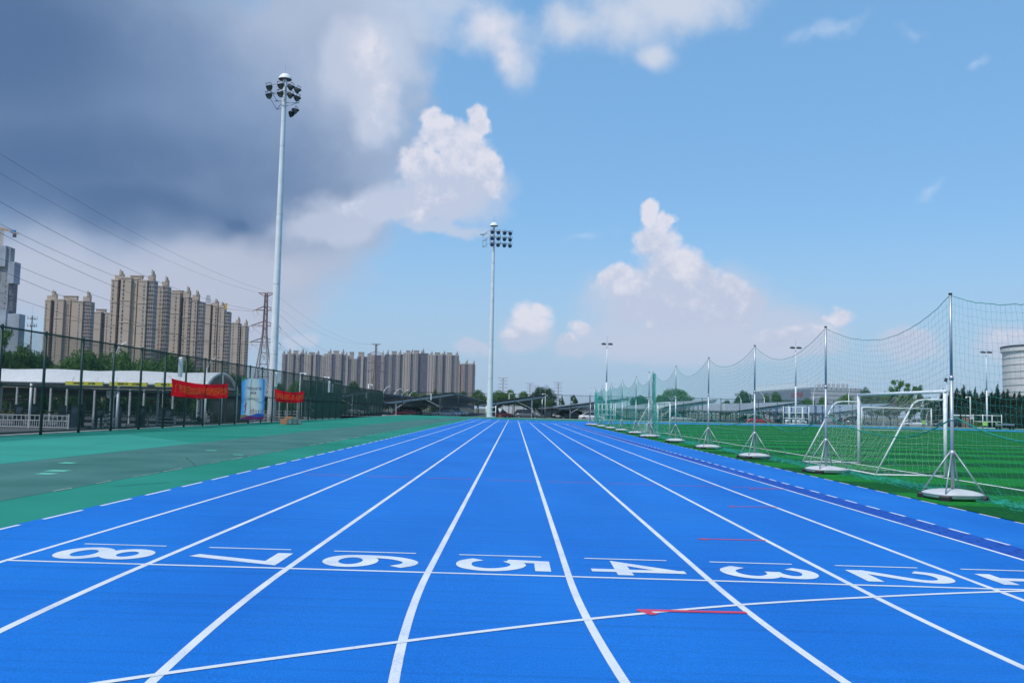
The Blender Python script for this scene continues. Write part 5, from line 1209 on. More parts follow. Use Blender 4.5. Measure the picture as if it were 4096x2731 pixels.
# ================================================================== SOLAR CARPORTS
M_solar = mat('solar_panel_glass', (.06,.075,.11), .16, .0, var=.15, scale=.4, spec=.9)
M_panelu = mat('panel_underside', (.16,.17,.18), .7, var=.1)
M_cpst = mat('carport_steel', (.46,.50,.52), .5, .2, var=.08)
def carport(label, x0, z0, x1, z1, ya, yb, bay, group='solar carports'):
    t = thing('solar_carport', label, 'carport', (x0,ya,LOWF), 0, group); W_ = x1-x0; Ln = yb-ya; h0 = z0-LOWF; h1 = z1-LOWF; sl_ = (h1-h0)/W_; zz = lambda x: h0+sl_*x
    MB().add([(0,0,h0),(W_,0,h1),(W_,Ln,h1),(0,Ln,h0)],[(0,1,2,3)]).build('roof_sheet', M_panelu, t)
    p = MB(); nx = 6; pl_ = 2.1; ny = int(Ln/pl_)
    for i in range(nx):
        xa = W_*i/nx+.03; xb = W_*(i+1)/nx-.03
        for j in range(ny): p.quad((xa,j*pl_+.03,zz(xa)+.07),(xb,j*pl_+.03,zz(xb)+.07),(xb,j*pl_+pl_-.03,zz(xb)+.07),(xa,j*pl_+pl_-.03,zz(xa)+.07))
    p.build('solar_panels', M_solar, t)
    b = MB()
    for i in range(7): x = W_*i/6; b.box(x-.04,x+.04,0,Ln,zz(x)-.14,zz(x)-.02)
    b.build('purlin', M_cpst, t)
    e = MB(); e.add([(0,-.06,h0-.02),(W_,-.06,h1-.02),(W_,-.06,h1+.10),(0,-.06,h0+.10)],[(0,1,2,3)]).add([(0,-.02,h0+.10),(W_,-.02,h1+.10),(W_,-.06,h1+.10),(0,-.06,h0+.10)],[(0,1,2,3)])
    e.build('edge_trim', mat('dark_edge_trim', (.04,.04,.045), .5), t)
    xA, xB = W_*.17, W_*.80; proto = None
    nb = int(Ln/bay)
    for k in range(nb+1):
        y = .3+k*bay
        if proto is None:
            f = MB(); f.box(-.06,.06,-.06,.06,0,zz(xA)-.45); pA = f.build('post', M_cpst, t); pA.location = (xA,y,0)
            f = MB(); f.box(-.06,.06,-.06,.06,0,zz(xB)-.45); pB = f.build('post', M_cpst, t); pB.location = (xB,y,0)
            r_ = MB(); r_.add([(.1,-.08,zz(.1)-.18),(W_-.1,-.08,zz(W_-.1)-.18),(W_-.1,.08,zz(W_-.1)-.18),(.1,.08,zz(.1)-.18),(.1,-.08,zz(.1)-.40),(xA,-.08,zz(xA)-.52),(xB,-.08,zz(xB)-.52),(W_-.1,-.08,zz(W_-.1)-.40),(.1,.08,zz(.1)-.40),(xA,.08,zz(xA)-.52),(xB,.08,zz(xB)-.52),(W_-.1,.08,zz(W_-.1)-.40)],
                             [(0,1,2,3),(0,4,5,6,7,1),(3,2,11,10,9,8),(4,8,9,5),(5,9,10,6),(6,10,11,7),(0,3,8,4),(1,7,11,2)])
            r_.tube((xB,0,h1*.42),(xB-2.6,0,zz(xB-2.6)-.5),.06,6).tube((xA,0,h0*.55),(xA+1.8,0,zz(xA+1.8)-.5),.05,6)
            pR = r_.build('rafter', M_cpst, t); pR.location = (0,y,0); proto = (pA,pB,pR)
        elif k < 33:
            for o in proto:
                c_ = o.copy(); COL.objects.link(c_); c_.location = (o.location.x,y,0)
    return t
cps = [('leftmost solar carport, its low edge hidden behind the meshed fence', -38.0,2.15,-25.6,4.0,160,300),
       ('solar carport with a high pointed edge, between the fence speakers', -22.3,2.25,-10.4,4.05,158.5,320),
       ('solar carport right behind the far mast and the person', -6.4,2.2,5.4,4.0,160,212),
       ('solar carport right of the white wall, partly behind green nets', 7.6,1.9,19.9,3.75,160,300),
       ('solar carport with pale sunlit panels behind the first net posts of the far half', 23.6,1.9,34.9,3.75,160,235),
       ('solar carport in the middle of the right-hand row, below the office trees', 38.4,1.9,50.0,3.75,160,235),
       ('last solar carport on the right, ending behind the nearest goal', 55.0,1.9,66.0,3.75,160,225)]
for c_ in cps: carport(*c_, 4.2)
colr_ = ['white','silver','white','grey','black','white','silver','red','black','white','grey']
RC = random.Random(5)
def row(nm, x, ys, face, kinds, cols, g):
    for i,y in enumerate(ys):
        k = kinds[i%len(kinds)]; c_ = cols[i%len(cols)]
        car(k, c_, f'{c_} {"tall car" if k=="suv" else "saloon" if k=="sedan" else "hatchback"}, {ordn[i]} from the fence, {nm}', x+RC.uniform(-.2,.2), y, face+RC.uniform(-.03,.03), g)
row('right row of the pointed carport', -12.0, [162+2.75*i for i in range(15)], 0, ['sedan','sedan','suv','sedan','hatch'], ['silver','silver','white','silver','black','grey','black','silver','white'], 'cars under the pointed carport')
row('left row of the pointed carport', -19.5, [161.5+2.75*i for i in range(5)], pi, ['hatch','suv','sedan'], ['red','black','grey','black'], 'cars under the pointed carport')
row('right row of the leftmost carport', -28.5, [162.0+2.75*i for i in range(5)], 0, ['suv','suv','sedan','suv'], ['silver','black','white','silver'], 'cars under the leftmost carport')
row('left row of the leftmost carport', -36.0, [161.5+2.75*i for i in range(3)], 0, ['sedan','hatch'], ['silver','grey','white'], 'cars under the leftmost carport')
row('behind the person by the far mast', -2.6, [162.5+2.75*i for i in range(3)], 0, ['suv','suv','hatch'], ['red','black','grey'], 'cars by the far mast')
row('right of the person, under the roof', 2.4, [161.3+2.75*i for i in range(2)], 0, ['suv','hatch'], ['grey','white'], 'cars by the far mast')
row('left row right of the white wall', 10.2, [162+2.75*i for i in range(13)], pi, ['sedan','suv','hatch','sedan'], ['black','black','grey','black','silver'], 'cars right of the white wall')
row('right row right of the white wall', 17.2, [161.5+2.75*i for i in range(4)], 0, ['suv','sedan'], ['black','grey'], 'cars right of the white wall')
car('sedan','white','white saloon car seen through green net behind the left guard frame', 13.3, 158.6-.5, 0, None)
row('under the pale-panelled carport', 29.0, [161.0+2.75*i for i in range(3)], 0, ['sedan','suv'], ['silver','black','grey'], 'cars behind the right half of the nets')
row('under the carport below the office', 42.5, [161.2+2.75*i for i in range(3)], 0, ['sedan','hatch'], ['red','black','white'], 'cars behind the right half of the nets')
row('right row of the carport below the office', 48.6, [161.2+2.75*i for i in range(2)], 0, ['hatch','sedan'], ['white','grey'], 'cars behind the right half of the nets')
row('behind the far goal', 59.5, [161.2+2.75*i for i in range(2)], 0, ['suv','hatch'], ['grey','red'], 'cars behind the far goal')
car('sedan','white','white saloon car with dark windows right of the far goal', 69.0, 160.5, pi, 'cars behind the far goal'); car('suv','black','black tall car parked beyond the white saloon right of the far goal', 75.0, 161, pi, 'cars behind the far goal')
# white boundary wall beyond the car park
t = thing('boundary_wall', 'white boundary wall at the back of the car park, between two carports', 'wall', (5.,330,LOWF)); MB().box(-14,18,0,.3,0,2.9).build('wall_panel', mat('white_wall_render', (.58,.60,.60), .9, var=.12, scale=.3), t)
for i in range(9): MB().box(-13.6+i*3.9,-13.1+i*3.9,-.15,.4,0,3.3).build('pier', M_concrete, t)
# blue ball-stop posts behind the far goal and brick gate piers
M_bluep = mat('blue_painted_post', (.02,.05,.22), .5)
for i,(px_,Y) in enumerate(((3104,155),(3138,155),(3166,155),(3231,155),(3264,155),(3290,155),(3360,155),(3440,155))):
    q = at(px_,1690,Y); h = at(px_,1637,Y).z-zg(8); t = thing('blue_post', f'dark blue post behind the turf, {ordn[i]} from the left in a loose row', 'post', (q.x,Y,LOWF), 0, 'dark blue posts under the right-hand carports')
    MB().tube((0,0,0),(0,0,h+.7),.11,8).build('shaft', M_bluep, t, True); MB().lathe([(.14,h+.7),(.14,h+.78),(.0,h+.8)],8,cap=False).build('post_cap', M_bluep, t)
M_pier = mat('brick_pier', (.30,.22,.19), .9, var=.3, scale=5)
for i,px_ in enumerate((3823,3862)):
    q = at(px_,1700,165); t = thing('brick_pier', ('left','right')[i]+' brick gate pier with a pale cap, between the net post and the camera pole', 'gate pier', (q.x,165,LOWF), 0, 'brick gate piers'); MB().cbox(-.45,.45,-.45,.45,0,2.2,.04).build('shaft', M_pier, t); MB().cbox(-.55,.55,-.55,.55,2.2,2.45,.08).build('pier_cap', M_white, t)
M_wicker = mat('lime_plastic', (.25,.50,.10), .5)
for i,(px_,lb) in enumerate(((3700,'lime green plastic chair behind the post of the far goal'),(3940,'lime green plastic chair in front of the right guard frame'),(3994,'lime green plastic chair right of the guard frame, beside the grey cart'))):
    q = at(px_,1712,147); t = thing('plastic_chair', lb, 'chair', (q.x,147,zg(8)), random.uniform(-1,1), 'lime green plastic chairs')
    MB().cbox(-.3,.3,-.3,.3,.5,.56,.03).build('seat', M_wicker, t); MB().cbox(-.32,.32,.27,.33,.56,1.15,.03).build('backrest', M_wicker, t)
    for a in (-1,1):
        for b in (-1,1): MB().tube((a*.26,b*.26,.5),(a*.34,b*.34,0),.022,6).build('leg', M_dgrey, t)
q = at(4020,1715,146.); t = thing('hand_cart', 'grey flat hand cart by the right-hand guard frame', 'cart', (q.x,146.,zg(8))); MB().cbox(-1.3,1.3,-.5,.5,.62,.86,.05).build('tray', mat('grey_blue_metal', (.16,.19,.25), .5), t)
for a in (-1,1):
    for b in (-1,1): MB().tube((a*1.05,b*.4,.6),(a*1.05,b*.4,.2),.04,6).build('leg', M_dgrey, t); MB().lathe([(.0,-.05),(.2,-.05),(.2,.05),(.0,.05)],12).xf(Matrix.Translation((a*1.05,b*.46,.2)) @ Matrix.Rotation(pi/2,4,'X')).build('wheel', M_rubber, t)

# ================================================================== GATE AREA ON THE LEFT
M_memb = mat('white_membrane', (.66,.66,.66), .6, var=.05, scale=.4)
GX1 = -22.6; YA, YB = 67.6, 75.2
t = thing('entrance_canopy', 'long white membrane canopy with an arched end over the gate lanes', 'canopy', (GX1,YA,LOW))
def canopy_z(s, x):                             # s across 0..1, x along (bays of 6.4 m): sags between the ribs
    f = abs(((x/6.4) % 1)-.5)*2; z0 = 2.72+.14*s*0; top = 3.80-.05*(1-f)**2
    return (2.72-LOW)+(top-2.72)*sin(pi*min(1,max(0,s)))**.8-(.12*s)-.05*(1-f)*sin(pi*s)
m = MB(); nx, ns_ = 64, 16; Lc = 26.
m.v = [(-Lc*i/nx, (YB-YA)*j/ns_, canopy_z(j/ns_, Lc*i/nx)) for i in range(nx+1) for j in range(ns_+1)]
m.f = [(i*(ns_+1)+j,i*(ns_+1)+j+1,(i+1)*(ns_+1)+j+1,(i+1)*(ns_+1)+j) for i in range(nx) for j in range(ns_)]
m.build('membrane_roof', M_memb, t, True)
for k in range(5):
    x = -6.4*k; pts = [Vector((x,(YB-YA)*j/16,canopy_z(j/16,6.4*k)-.10)) for j in range(17)]; r = MB().path(pts,.13 if k == 0 else .09,8); r.tube(pts[0],pts[-1],.06,6)
    r.tube(pts[0]+Vector((0,.0,-.25)),pts[4],.06,6).tube(pts[-1]+Vector((0,0,-.25)),pts[12],.06,6); r.build('arch_rib', M_white, t, True)
    for yy in (0.0, YB-YA): MB().tube((x,yy,0),(x,yy,3.3),.09,12).build('column', M_white, t, True)
    if k == 0: MB().tube((x,3.6,0),(x,3.6,4.4),.12,12).build('column', M_white, t, True)
MB().tube((0,-.05,3.35),(-Lc,-.05,3.35),.09,8).tube((0,YB-YA,3.2),(-Lc,YB-YA,3.2),.09,8).build('eave_tube', M_white, t, True)
# yellow card-reader signs on the front eave
M_ysign = mat('yellow_sign_board', (.66,.62,.05), .55, var=.04)
for i,(a,b,yt,yb_,lb) in enumerate(((261,412,1522.7,1544,'leftmost yellow gate sign on the canopy eave'),(437,589,1525,1547,'middle yellow gate sign on the canopy eave'),(619,740,1528,1550,'right yellow gate sign, partly hidden by the red banner'))):
    p = at(a,yt,YA-.35); q = at(b,yb_,YA-.35); t = thing('gate_sign', lb, 'sign', (p.x,YA-.35,q.z), 0, 'yellow gate signs'); w = q.x-p.x; h = p.z-q.z
    MB().cbox(0,w,0,.10,0,h,.015).build('sign_frame', M_galv, t); MB().box(.04,w-.04,-.012,-.002,.04,h-.04).build('sign_board', M_ysign, t)
    for x_ in (.5,w-.5): MB().tube((x_,.05,h),(x_,.3,h+.3),.02,5).build('hanger', M_galv, t)
    l = text_mesh('请刷卡　开闸', 1, .03); l = fit(l, w*.58, h*.5); l.v = [(v[0]+w*.5,-.016,v[1]+h*.5) for v in l.v]; l.build('lettering', M_black, t)
# low shed with white posts behind the gate
t = thing('bike_shed', 'long low shed roof on white posts behind the gate lanes', 'shed', (-60,86,LOW)); 
MB().add([(0,0,3.15),(33,0,3.15),(33,13,2.45),(0,13,2.45),(0,0,3.22),(33,0,3.22),(33,13,2.52),(0,13,2.52)],[(3,2,1,0),(4,5,6,7),(0,1,5,4),(1,2,6,5),(2,3,7,6),(3,0,4,7)]).build('roof_sheet', mat('brownish_shed_roof', (.30,.25,.22), .8, var=.15, scale=.3), t)
M_ipost = mat('white_i_beam', (.46,.46,.46), .5)
for px_ in (-120,-50,65,137,200,265,323,376,472,518,574,652,690,740,790):
    p = at(px_,1600,86).x+60
    if 0 < p < 33.5: MB().box(p-.075,p+.075,0,.03,0,3.15).box(p-.02,p+.02,.03,.17,0,3.15).box(p-.075,p+.075,.17,.20,0,3.15).build('post', M_ipost, t)
t = thing('bike_shed', 'second low shed on white posts, behind the booth and the second banner', 'shed', (-46,128,LOW))
MB().add([(0,0,3.1),(18,0,3.1),(18,12,2.4),(0,12,2.4),(0,0,3.18),(18,0,3.18),(18,12,2.48),(0,12,2.48)],[(3,2,1,0),(4,5,6,7),(0,1,5,4),(1,2,6,5),(2,3,7,6),(3,0,4,7)]).build('roof_sheet', MATS['brownish_shed_roof'], t)
for px_ in (770,830,1118,1150,1168,1190,1206,1222,1240): 
    p = at(px_,1600,128).x+46
    if 0 < p < 18: MB().box(p-.075,p+.075,0,.03,0,3.1).box(p-.02,p+.02,.03,.17,0,3.1).box(p-.075,p+.075,.17,.2,0,3.1).build('post', M_ipost, t)
M_rsign = mat('faded_red_board', (.20,.035,.025), .8, var=.15)
for i,(a,b,y0_,y1_,tx,lb) in enumerate(((-20,156,1586,1606,'电动车停放区','dull red board with pale writing under the low shed at the left edge'),(600,720,1600,1616,'电动车停放区','dull red board under the low shed, near the long red banner'))):
    p = at(a,y0_,95); q = at(b,y1_,95); t = thing('shed_sign', lb, 'sign', (p.x,95,q.z)); w = q.x-p.x; h = p.z-q.z; MB().box(0,w,0,.05,0,h).build('sign_board', M_rsign, t); l = fit(text_mesh(tx,1,.0), w*.8, h*.55); l.v = [(v[0]+w*.5,-.01,v[1]+h*.5) for v in l.v]; l.build('lettering', M_white, t)
# railings
M_rail = mat('white_railing_paint', (.47,.47,.47), .5, var=.06)
def railing(label, xa, xb, y, h=.95, yaw=0., bars=True, z=LOW):
    n = max(1, round((xb-xa)/2.6)); w = (xb-xa)/n; t = thing('railing', label, 'railing', (xa,y,z), yaw, 'white railings round the gate')
    for i in range(n+1): MB().box(-.045+i*w,.045+i*w,-.045,.045,0,h+.12).build('post', M_rail, t)
    m = MB()
    for zz in ((.12,h*.62,h) if bars else (.15,h*.42,h*.7,h)): m.box(0,n*w,-.025,.025,zz-.03,zz+.03)
    m.build('rail', M_rail, t)
    if bars:
        m = MB(); k = int(n*w/.16)
        for i in range(1,k): x = i*n*w/k; m.box(x-.02,x+.02,-.012,.012,.12,h*.62 if i%2 else h)
        m.build('baluster_screen', M_rail, t)
    return t
X_ = lambda px_, Y: at(px_,1650,Y).x
railing('white railing at the lower left corner, in front of the gate lanes', X_(-40,66), X_(276,66), 66)
railing('white railing farther back on the left, behind the yellow barrier arms', X_(-30,96), X_(330,96), 96.)
railing('white railing behind the middle ticket posts', X_(322,99), X_(560,99), 99.)
railing('white railing behind the right ticket posts', X_(562,97), X_(770,97), 97.)
railing('short white rail fence left of the motor scooter', X_(592,71), X_(702,71), 71, .9, 0, False)
railing('white railing beyond the poster, behind the folding table', X_(1056,120), X_(1228,120), 120, 1.2, 0, False)
railing('low white railing between the poster and the floodlight mast', X_(1020,84), X_(1082,84), 84, 1.1, 0, False)
# ticket posts
M_kiosk = mat('grey_blue_kiosk', (.10,.13,.17), .45, var=.06); M_screen = mat('dark_screen', (.16,.20,.24), .15, spec=.7)
kl = ['dark','grey']
for i,(px_,top_,kk) in enumerate(((73,1617,0),(136,1615,0),(246,1620,1),(297,1622,1),(316,1618,0),(396,1632,0),(469,1627,1),(560,1621,0),(646,1630,1),(672,1634,0))):
    Y = 71.5+1.2*(i%3); q = at(px_,1700,Y); h = min(1.75, at(px_,top_,Y).z-LOW); lb = f'{"slim grey-blue" if kk else "dark"} ticket machine at the gate lanes, {ordn[i]} from the left'
    t = thing('ticket_machine', lb, 'ticket machine', (q.x,Y,LOW), random.uniform(-.3,.3), 'ticket machines at the gate')
    MB().cbox(-.24 if kk else -.32,.24 if kk else .32,-.2,.2,.05,h,.04).build('cabinet', M_kiosk if kk else M_dgrey, t); MB().box(-.15,.15,-.21,-.203,h*.62,h*.88).build('screen', M_screen, t); MB().box(-.3,.3,-.26,.26,0,.05).build('plinth', M_concrete, t)
    MB().cbox(.1,.3,-.25,-.19,h*.72,h*.88,.01).build('card_reader', M_screen, t)
M_yb = mat('yellow_barrier', (.55,.42,.03), .5, var=.06)
for a,b,y_,lb in ((-40,133,1646,'yellow barrier arm lowered across the leftmost gate lane'),(160,292,1648,'yellow barrier arm lowered across the second gate lane')):
    p = at(a,y_,74.5); q = at(b,y_,74.5); t = thing('barrier_arm', lb, 'barrier', (q.x,74.5,LOW)); z = p.z-LOW
    MB().box(p.x-q.x,0,-.03,.03,z-.06,z+.06).build('arm', M_yb, t); m = MB()
    for k in range(4): x = (p.x-q.x)*(k+.5)/4; m.box(x-.12,x+.12,-.034,.034,z-.064,z+.064)
    m.build('arm_stripe', M_black, t); MB().cbox(-.18,.2,-.18,.18,0,z+.12,.04).build('barrier_box', M_dgrey, t)
# bollards
for i,(px_,yb_) in enumerate(((188,1708),(252,1709),(316,1714),(372,1713),(394,1714),(412,1712),(428,1710),(454,1712))):
    Y = 2.13*FPX/(yb_-1600+.0) ; q = at(px_,yb_,Y); t = thing('bollard', f'pale bollard with dark bands before the ticket machines, {ordn[i]} from the left', 'bollard', (q.x,Y,LOW), 0, 'bollards before the ticket machines')
    MB().lathe([(.085,0),(.075,.62),(.06,.78),(.0,.82)],12).build('shaft', M_white, t, True); MB().lathe([(.088,.28),(.088,.38)],12).lathe([(.084,.52),(.083,.60)],12).build('band', mat('faded_brown_band', (.22,.13,.09), .6), t)
# hoop stands
for i,(a,b,Y,lb) in enumerate(((508,552,70,'dark hoop stand left of the third fence bay from the long banner'),(554,596,70.5,'second dark hoop stand beside the first'),(764,790,71,'small dark hoop stand left of the motor scooter'),(1062,1085,80,'dark hoop stand at the foot of the nearer floodlight mast'))):
    xa = X_(a,Y); w = X_(b,Y)-xa; t = thing('hoop_stand', lb, 'bike stand', (xa,Y,LOW), 0, 'dark tubular hoop stands'); h = .95
    m = MB(); pts = [Vector((0,0,0)),Vector((0,0,h*.7)),Vector((w*.08,0,h*.9)),Vector((w*.2,0,h)),Vector((w*.8,0,h)),Vector((w*.92,0,h*.9)),Vector((w,0,h*.7)),Vector((w,0,0))]; m.path(pts,.03,6); m.build('hoop', M_dgrey, t, True)
    m = MB()
    for k in range(1,4): m.tube((w*k/4,0,0),(w*k/4,0,h),.018,5)
    m.tube((0,0,.25),(w,0,.25),.02,5).build('inner_bars', M_dgrey, t)
# height limit signs
def limit_sign(label, px_, yt, yb_, Y, half):
    p = at(px_,yt,Y); q = at(px_,yb_,Y); t = thing('height_sign', label, 'road sign', (p.x,Y,LOW), 0); zt, zb_ = p.z-LOW, q.z-LOW; r = half
    MB().tube((-.05,.08,0),(-.05,.08,zt),.075,10).tube((.16,.08,0),(.16,.08,zt),.06,10).build('pole', M_white, t, True)
    h = zt-zb_; out = [(-r,.55*h),(-r,h),(r,h),(r,.35*h)]+[(r*cos(-a)*.98, .35*h-.35*h*sin(a)) for a in (.5,1.0,1.57,2.1,2.64)]
    m = MB(); n = len(out); m.v = [(x,-.01,zb_+z) for x,z in out]+[(x,.03,zb_+z) for x,z in out]; m.f = [tuple(range(n)),tuple(range(2*n-1,n-1,-1))]+[(i,i+n,(i+1)%n+n,(i+1)%n) for i in range(n)]; m.build('sign_plate', M_white, t)
    l = fit(text_mesh('2.5m',1,.02), r*1.6, h*.38); l.v = [(v[0],-.02,zb_+h*.66+v[1]) for v in l.v]; l.build('lettering', M_black, t)
    m = MB(); m.v = [(-r*.42,-.02,zb_+h*.16),(r*.42,-.02,zb_+h*.16),(0,-.02,zb_+h*.36)]; m.f = [(0,1,2)]; m.build('arrow_mark', M_black, t)
    s_ = MB()
    for k in range(4): s_.box(-.13,.03,-.005,.0,.3+k*.3,.42+k*.3)
    s_.build('pole_band', M_black, t)
limit_sign('white 2.5m height limit sign on a white post before the middle gate sign', 446, 1562.5, 1594, 69, .36)
limit_sign('second white height limit sign just below the long red banner', 799, 1572, 1602, 73, .33)
# guard booth
q0 = at(842,1600,79).x; q1 = at(962,1600,79).x; t = thing('guard_booth', 'dark guard booth with window and louvres behind the fence, left of the poster', 'booth', (q0,79,LOW)); w = q1-q0; h = at(900,1578,79).z-LOW; M_booth = mat('dark_booth_panel', (.022,.026,.030), .5, .2, var=.12); 
MB().box(0,w,0,2.4,0,h-.12).build('wall', M_booth, t); MB().box(-.12,w+.12,-.12,2.5,h-.12,h).build('roof', M_dgrey, t)
for a,b in ((.12,.46),(.56,.88)):
    o = MB().box(w*a,w*b,-.03,-.001,h*.42,h*.78).build('window', M_dgrey, t); MB().box(w*a+.05,w*b-.05,-.036,-.031,h*.44,h*.76).build('pane', mat('booth_glass', (.03,.035,.042), .1, spec=.7), o)
m = MB()
for k in range(8): m.box(w*.10,w*.90,-.035,-.001,.25+k*.09,.30+k*.09)
m.build('louvre_panel', M_black, t); MB().box(w*.49,w*.53,-.04,-.001,0,h-.12).build('corner_post', M_dgrey, t)
q = at(867,1692,75.5); tag(MB().cbox(-.45,.45,-.25,.25,0,.55,.03).build('tool_chest', mat('dull_red_box', (.10,.03,.025), .6), None, loc=(q.x,75.5,LOW)), 'low dull red chest at the foot of the dark booth', 'chest')
# motor scooter
q = at(822,1700,73); t = thing('motor_scooter', 'red, black and white motor scooter parked in front of the dark booth', 'scooter', (q.x,73,LOW), .25)
M_sr = PAINT['red']
for x in (-.62,.62):
    o = MB().lathe([(.17,-.05),(.25,-.05),(.27,0),(.25,.05),(.17,.05)],18).xf(Matrix.Translation((x,0,.27)) @ Matrix.Rotation(pi/2,4,'X')).build('wheel', M_rubber, t, True)
    MB().lathe([(0,-.04),(.17,-.035),(.17,.035),(0,.04)],14).xf(Matrix.Translation((x,0,.27)) @ Matrix.Rotation(pi/2,4,'X')).build('rim', M_rim, o)
MB().loft([[(-.95,-.08,.62),(-.95,.08,.62),(-.95,.06,.74),(-.95,-.06,.74)],[(-.55,-.17,.42),(-.55,.17,.42),(-.55,.14,.80),(-.55,-.14,.80)],[(0,-.17,.36),(0,.17,.36),(0,.13,.66),(0,-.13,.66)],[(.12,-.16,.30),(.12,.16,.30),(.12,.15,.40),(.12,-.15,.40)],[(.40,-.15,.30),(.40,.15,.30),(.40,.15,.38),(.40,-.15,.38)]]).build('body', M_black, t, True)
MB().loft([[(-.98,-.05,.74),(-.98,.05,.74),(-.98,.04,.80),(-.98,-.04,.80)],[(-.6,-.12,.78),(-.6,.12,.78),(-.6,.10,.92),(-.6,-.10,.92)],[(-.1,-.13,.72),(-.1,.13,.72),(-.1,.11,.82),(-.1,-.11,.82)]]).build('seat', M_black, t, True)
MB().loft([[(.36,-.18,.34),(.36,.18,.34),(.42,.16,.34),(.42,-.16,.34)],[(.48,-.20,.7),(.48,.20,.7),(.58,.12,.7),(.58,-.12,.7)],[(.40,-.15,1.02),(.40,.15,1.02),(.52,.10,1.04),(.52,-.10,1.04)]]).build('front_shield', M_sr, t, True)
MB().cbox(-1.02,-.62,-.16,.16,.62,.72,.03).build('tail_panel', M_white, t)
MB().tube((.62,0,.27),(.42,0,1.05),.035,6).tube((.40,-.33,1.06),(.42,0,1.05),.02,6).tube((.40,.33,1.06),(.42,0,1.05),.02,6).build('handlebar', M_dgrey, t, True)
for s in (-1,1): MB().tube((.40,s*.28,1.06),(.44,s*.36,1.28),.012,5).lathe([(0,-.01),(.065,-.01),(.06,.012),(0,.014)],10,(.44,s*.36,1.32),cap=False).build('mirror', M_white, t)

# ================================================================== PERSON (standing with the back to the viewer)
PY = 144.0; q = at(2000,1673,PY); pz = zg(q.x)
t = thing('person', 'person in a white T-shirt and dark blue shorts, seen from behind near the mast', 'person', (q.x,PY,pz))
M_skin = mat('skin', (.36,.20,.13), .6, var=.05); M_shirt = mat('white_tshirt', (.68,.70,.72), .85, var=.05); M_short = mat('dark_blue_shorts', (.035,.05,.11), .85, var=.1); M_hair = mat('black_hair', (.012,.010,.010), .6); M_shoe = mat('pale_shoes', (.40,.30,.25), .7)
def skin_obj(name, verts, edges, m, sub=2, root=0):
    me = bpy.data.meshes.new(name); me.from_pydata([v[:3] for v in verts], edges, []); o = bpy.data.objects.new(name, me); COL.objects.link(o); o.parent = t; me.materials.append(m)
    md = o.modifiers.new('skin','SKIN'); md.use_smooth_shade = True
    for i, v in enumerate(verts):
        sv = me.skin_vertices[0].data[i]; sv.radius = (v[3], v[4] if len(v) > 4 else v[3]); sv.use_root = (i == root)
    s_ = o.modifiers.new('sub','SUBSURF'); s_.levels = sub; s_.render_levels = sub; return o
V = []; Ed = []
def ad(*v, p=None):
    V.append(v)
    if p is not None: Ed.append((p,len(V)-1))
    return len(V)-1
pel = ad(0,0,.90,.145,.10); ab = ad(0,0,1.06,.135,.095,p=pel); ch = ad(0,0,1.28,.165,.105,p=ab); nk0 = ad(0,.0,1.42,.07,.07,p=ch); nk = ad(0,-.01+.02,1.49,.052,.052,p=nk0); hd = ad(0,.03,1.58,.078,.092,p=nk); ht = ad(0,.025,1.66,.070,.082,p=hd)
for s in (-1,1):
    hp = ad(s*.10,0,.84,.085,p=pel); kn = ad(s*.115,.02,.47,.055,p=hp); cf = ad(s*.12,-.015,.33,.052,p=kn); an = ad(s*.12,-.01,.09,.034,p=cf); ft = ad(s*.13,.12,.035,.035,.03,p=an)
    sh = ad(s*.185,0,1.37,.058,p=ch); el_ = ad(s*.245,-.02,1.09,.041,p=sh); wr = ad(s*.13,.20,1.07,.026,p=el_); pm = ad(s*.08,.27,1.10,.032,.016,p=wr)
    for k,(dx,ln) in enumerate(((-.028,.062),(-.009,.072),(.010,.068),(.028,.052))):
        f1 = ad(s*.08-s*.0+dx,.31,1.115,.0085,p=pm); ad(s*.08+dx,.31+ln*.5,1.125-.012,.0075,p=f1)
    ad(s*.055,.285,1.135,.010,p=pm)
skin_obj('body', V, Ed, M_skin, 2, pel)
V = []; Ed = []
a = ad(0,0,.88,.17,.125); b = ad(0,0,1.08,.165,.12,p=a); c_ = ad(0,0,1.28,.185,.125,p=b); d_ = ad(0,.0,1.41,.09,.08,p=c_)
for s in (-1,1): e_ = ad(s*.19,0,1.365,.074,p=c_); ad(s*.232,-.01,1.17,.066,p=e_)
skin_obj('tshirt', V, Ed, M_shirt, 2, a)
V = []; Ed = []
a = ad(0,0,.90,.165,.12)
for s in (-1,1): e_ = ad(s*.10,0,.80,.10,p=a); ad(s*.118,.01,.53,.088,p=e_)
skin_obj('shorts', V, Ed, M_short, 2, a)
MB().lathe([(.0,1.745),(.05,1.735),(.078,1.70),(.088,1.64),(.085,1.58),(.070,1.53)],16,(0,.012,0),cap=False).build('hair', M_hair, t, True)
for s in (-1,1):
    MB().loft([[(s*.12-.045,-.08,0),(s*.12+.045,-.08,0),(s*.12+.04,-.08,.07),(s*.12-.04,-.08,.07)],[(s*.125-.05,.05,0),(s*.125+.05,.05,0),(s*.125+.045,.05,.075),(s*.125-.045,.05,.075)],[(s*.13-.04,.18,0),(s*.13+.04,.18,0),(s*.13+.035,.17,.045),(s*.13-.035,.17,.045)]]).build('shoe', M_shoe, t, True)
    MB().lathe([(0,-.01),(.028,-.008),(.026,.008),(0,.01)],10).xf(Matrix.Translation((s*.092,.015,1.60)) @ Matrix.Rotation(pi/2,4,'Y')).build('ear', M_skin, t, True)
    MB().lathe([(0,0),(.012,.002),(.010,.006),(0,.008)],8).xf(Matrix.Translation((s*.034,.118,1.60)) @ Matrix.Rotation(-pi/2,4,'X')).build('eye', M_black, t)
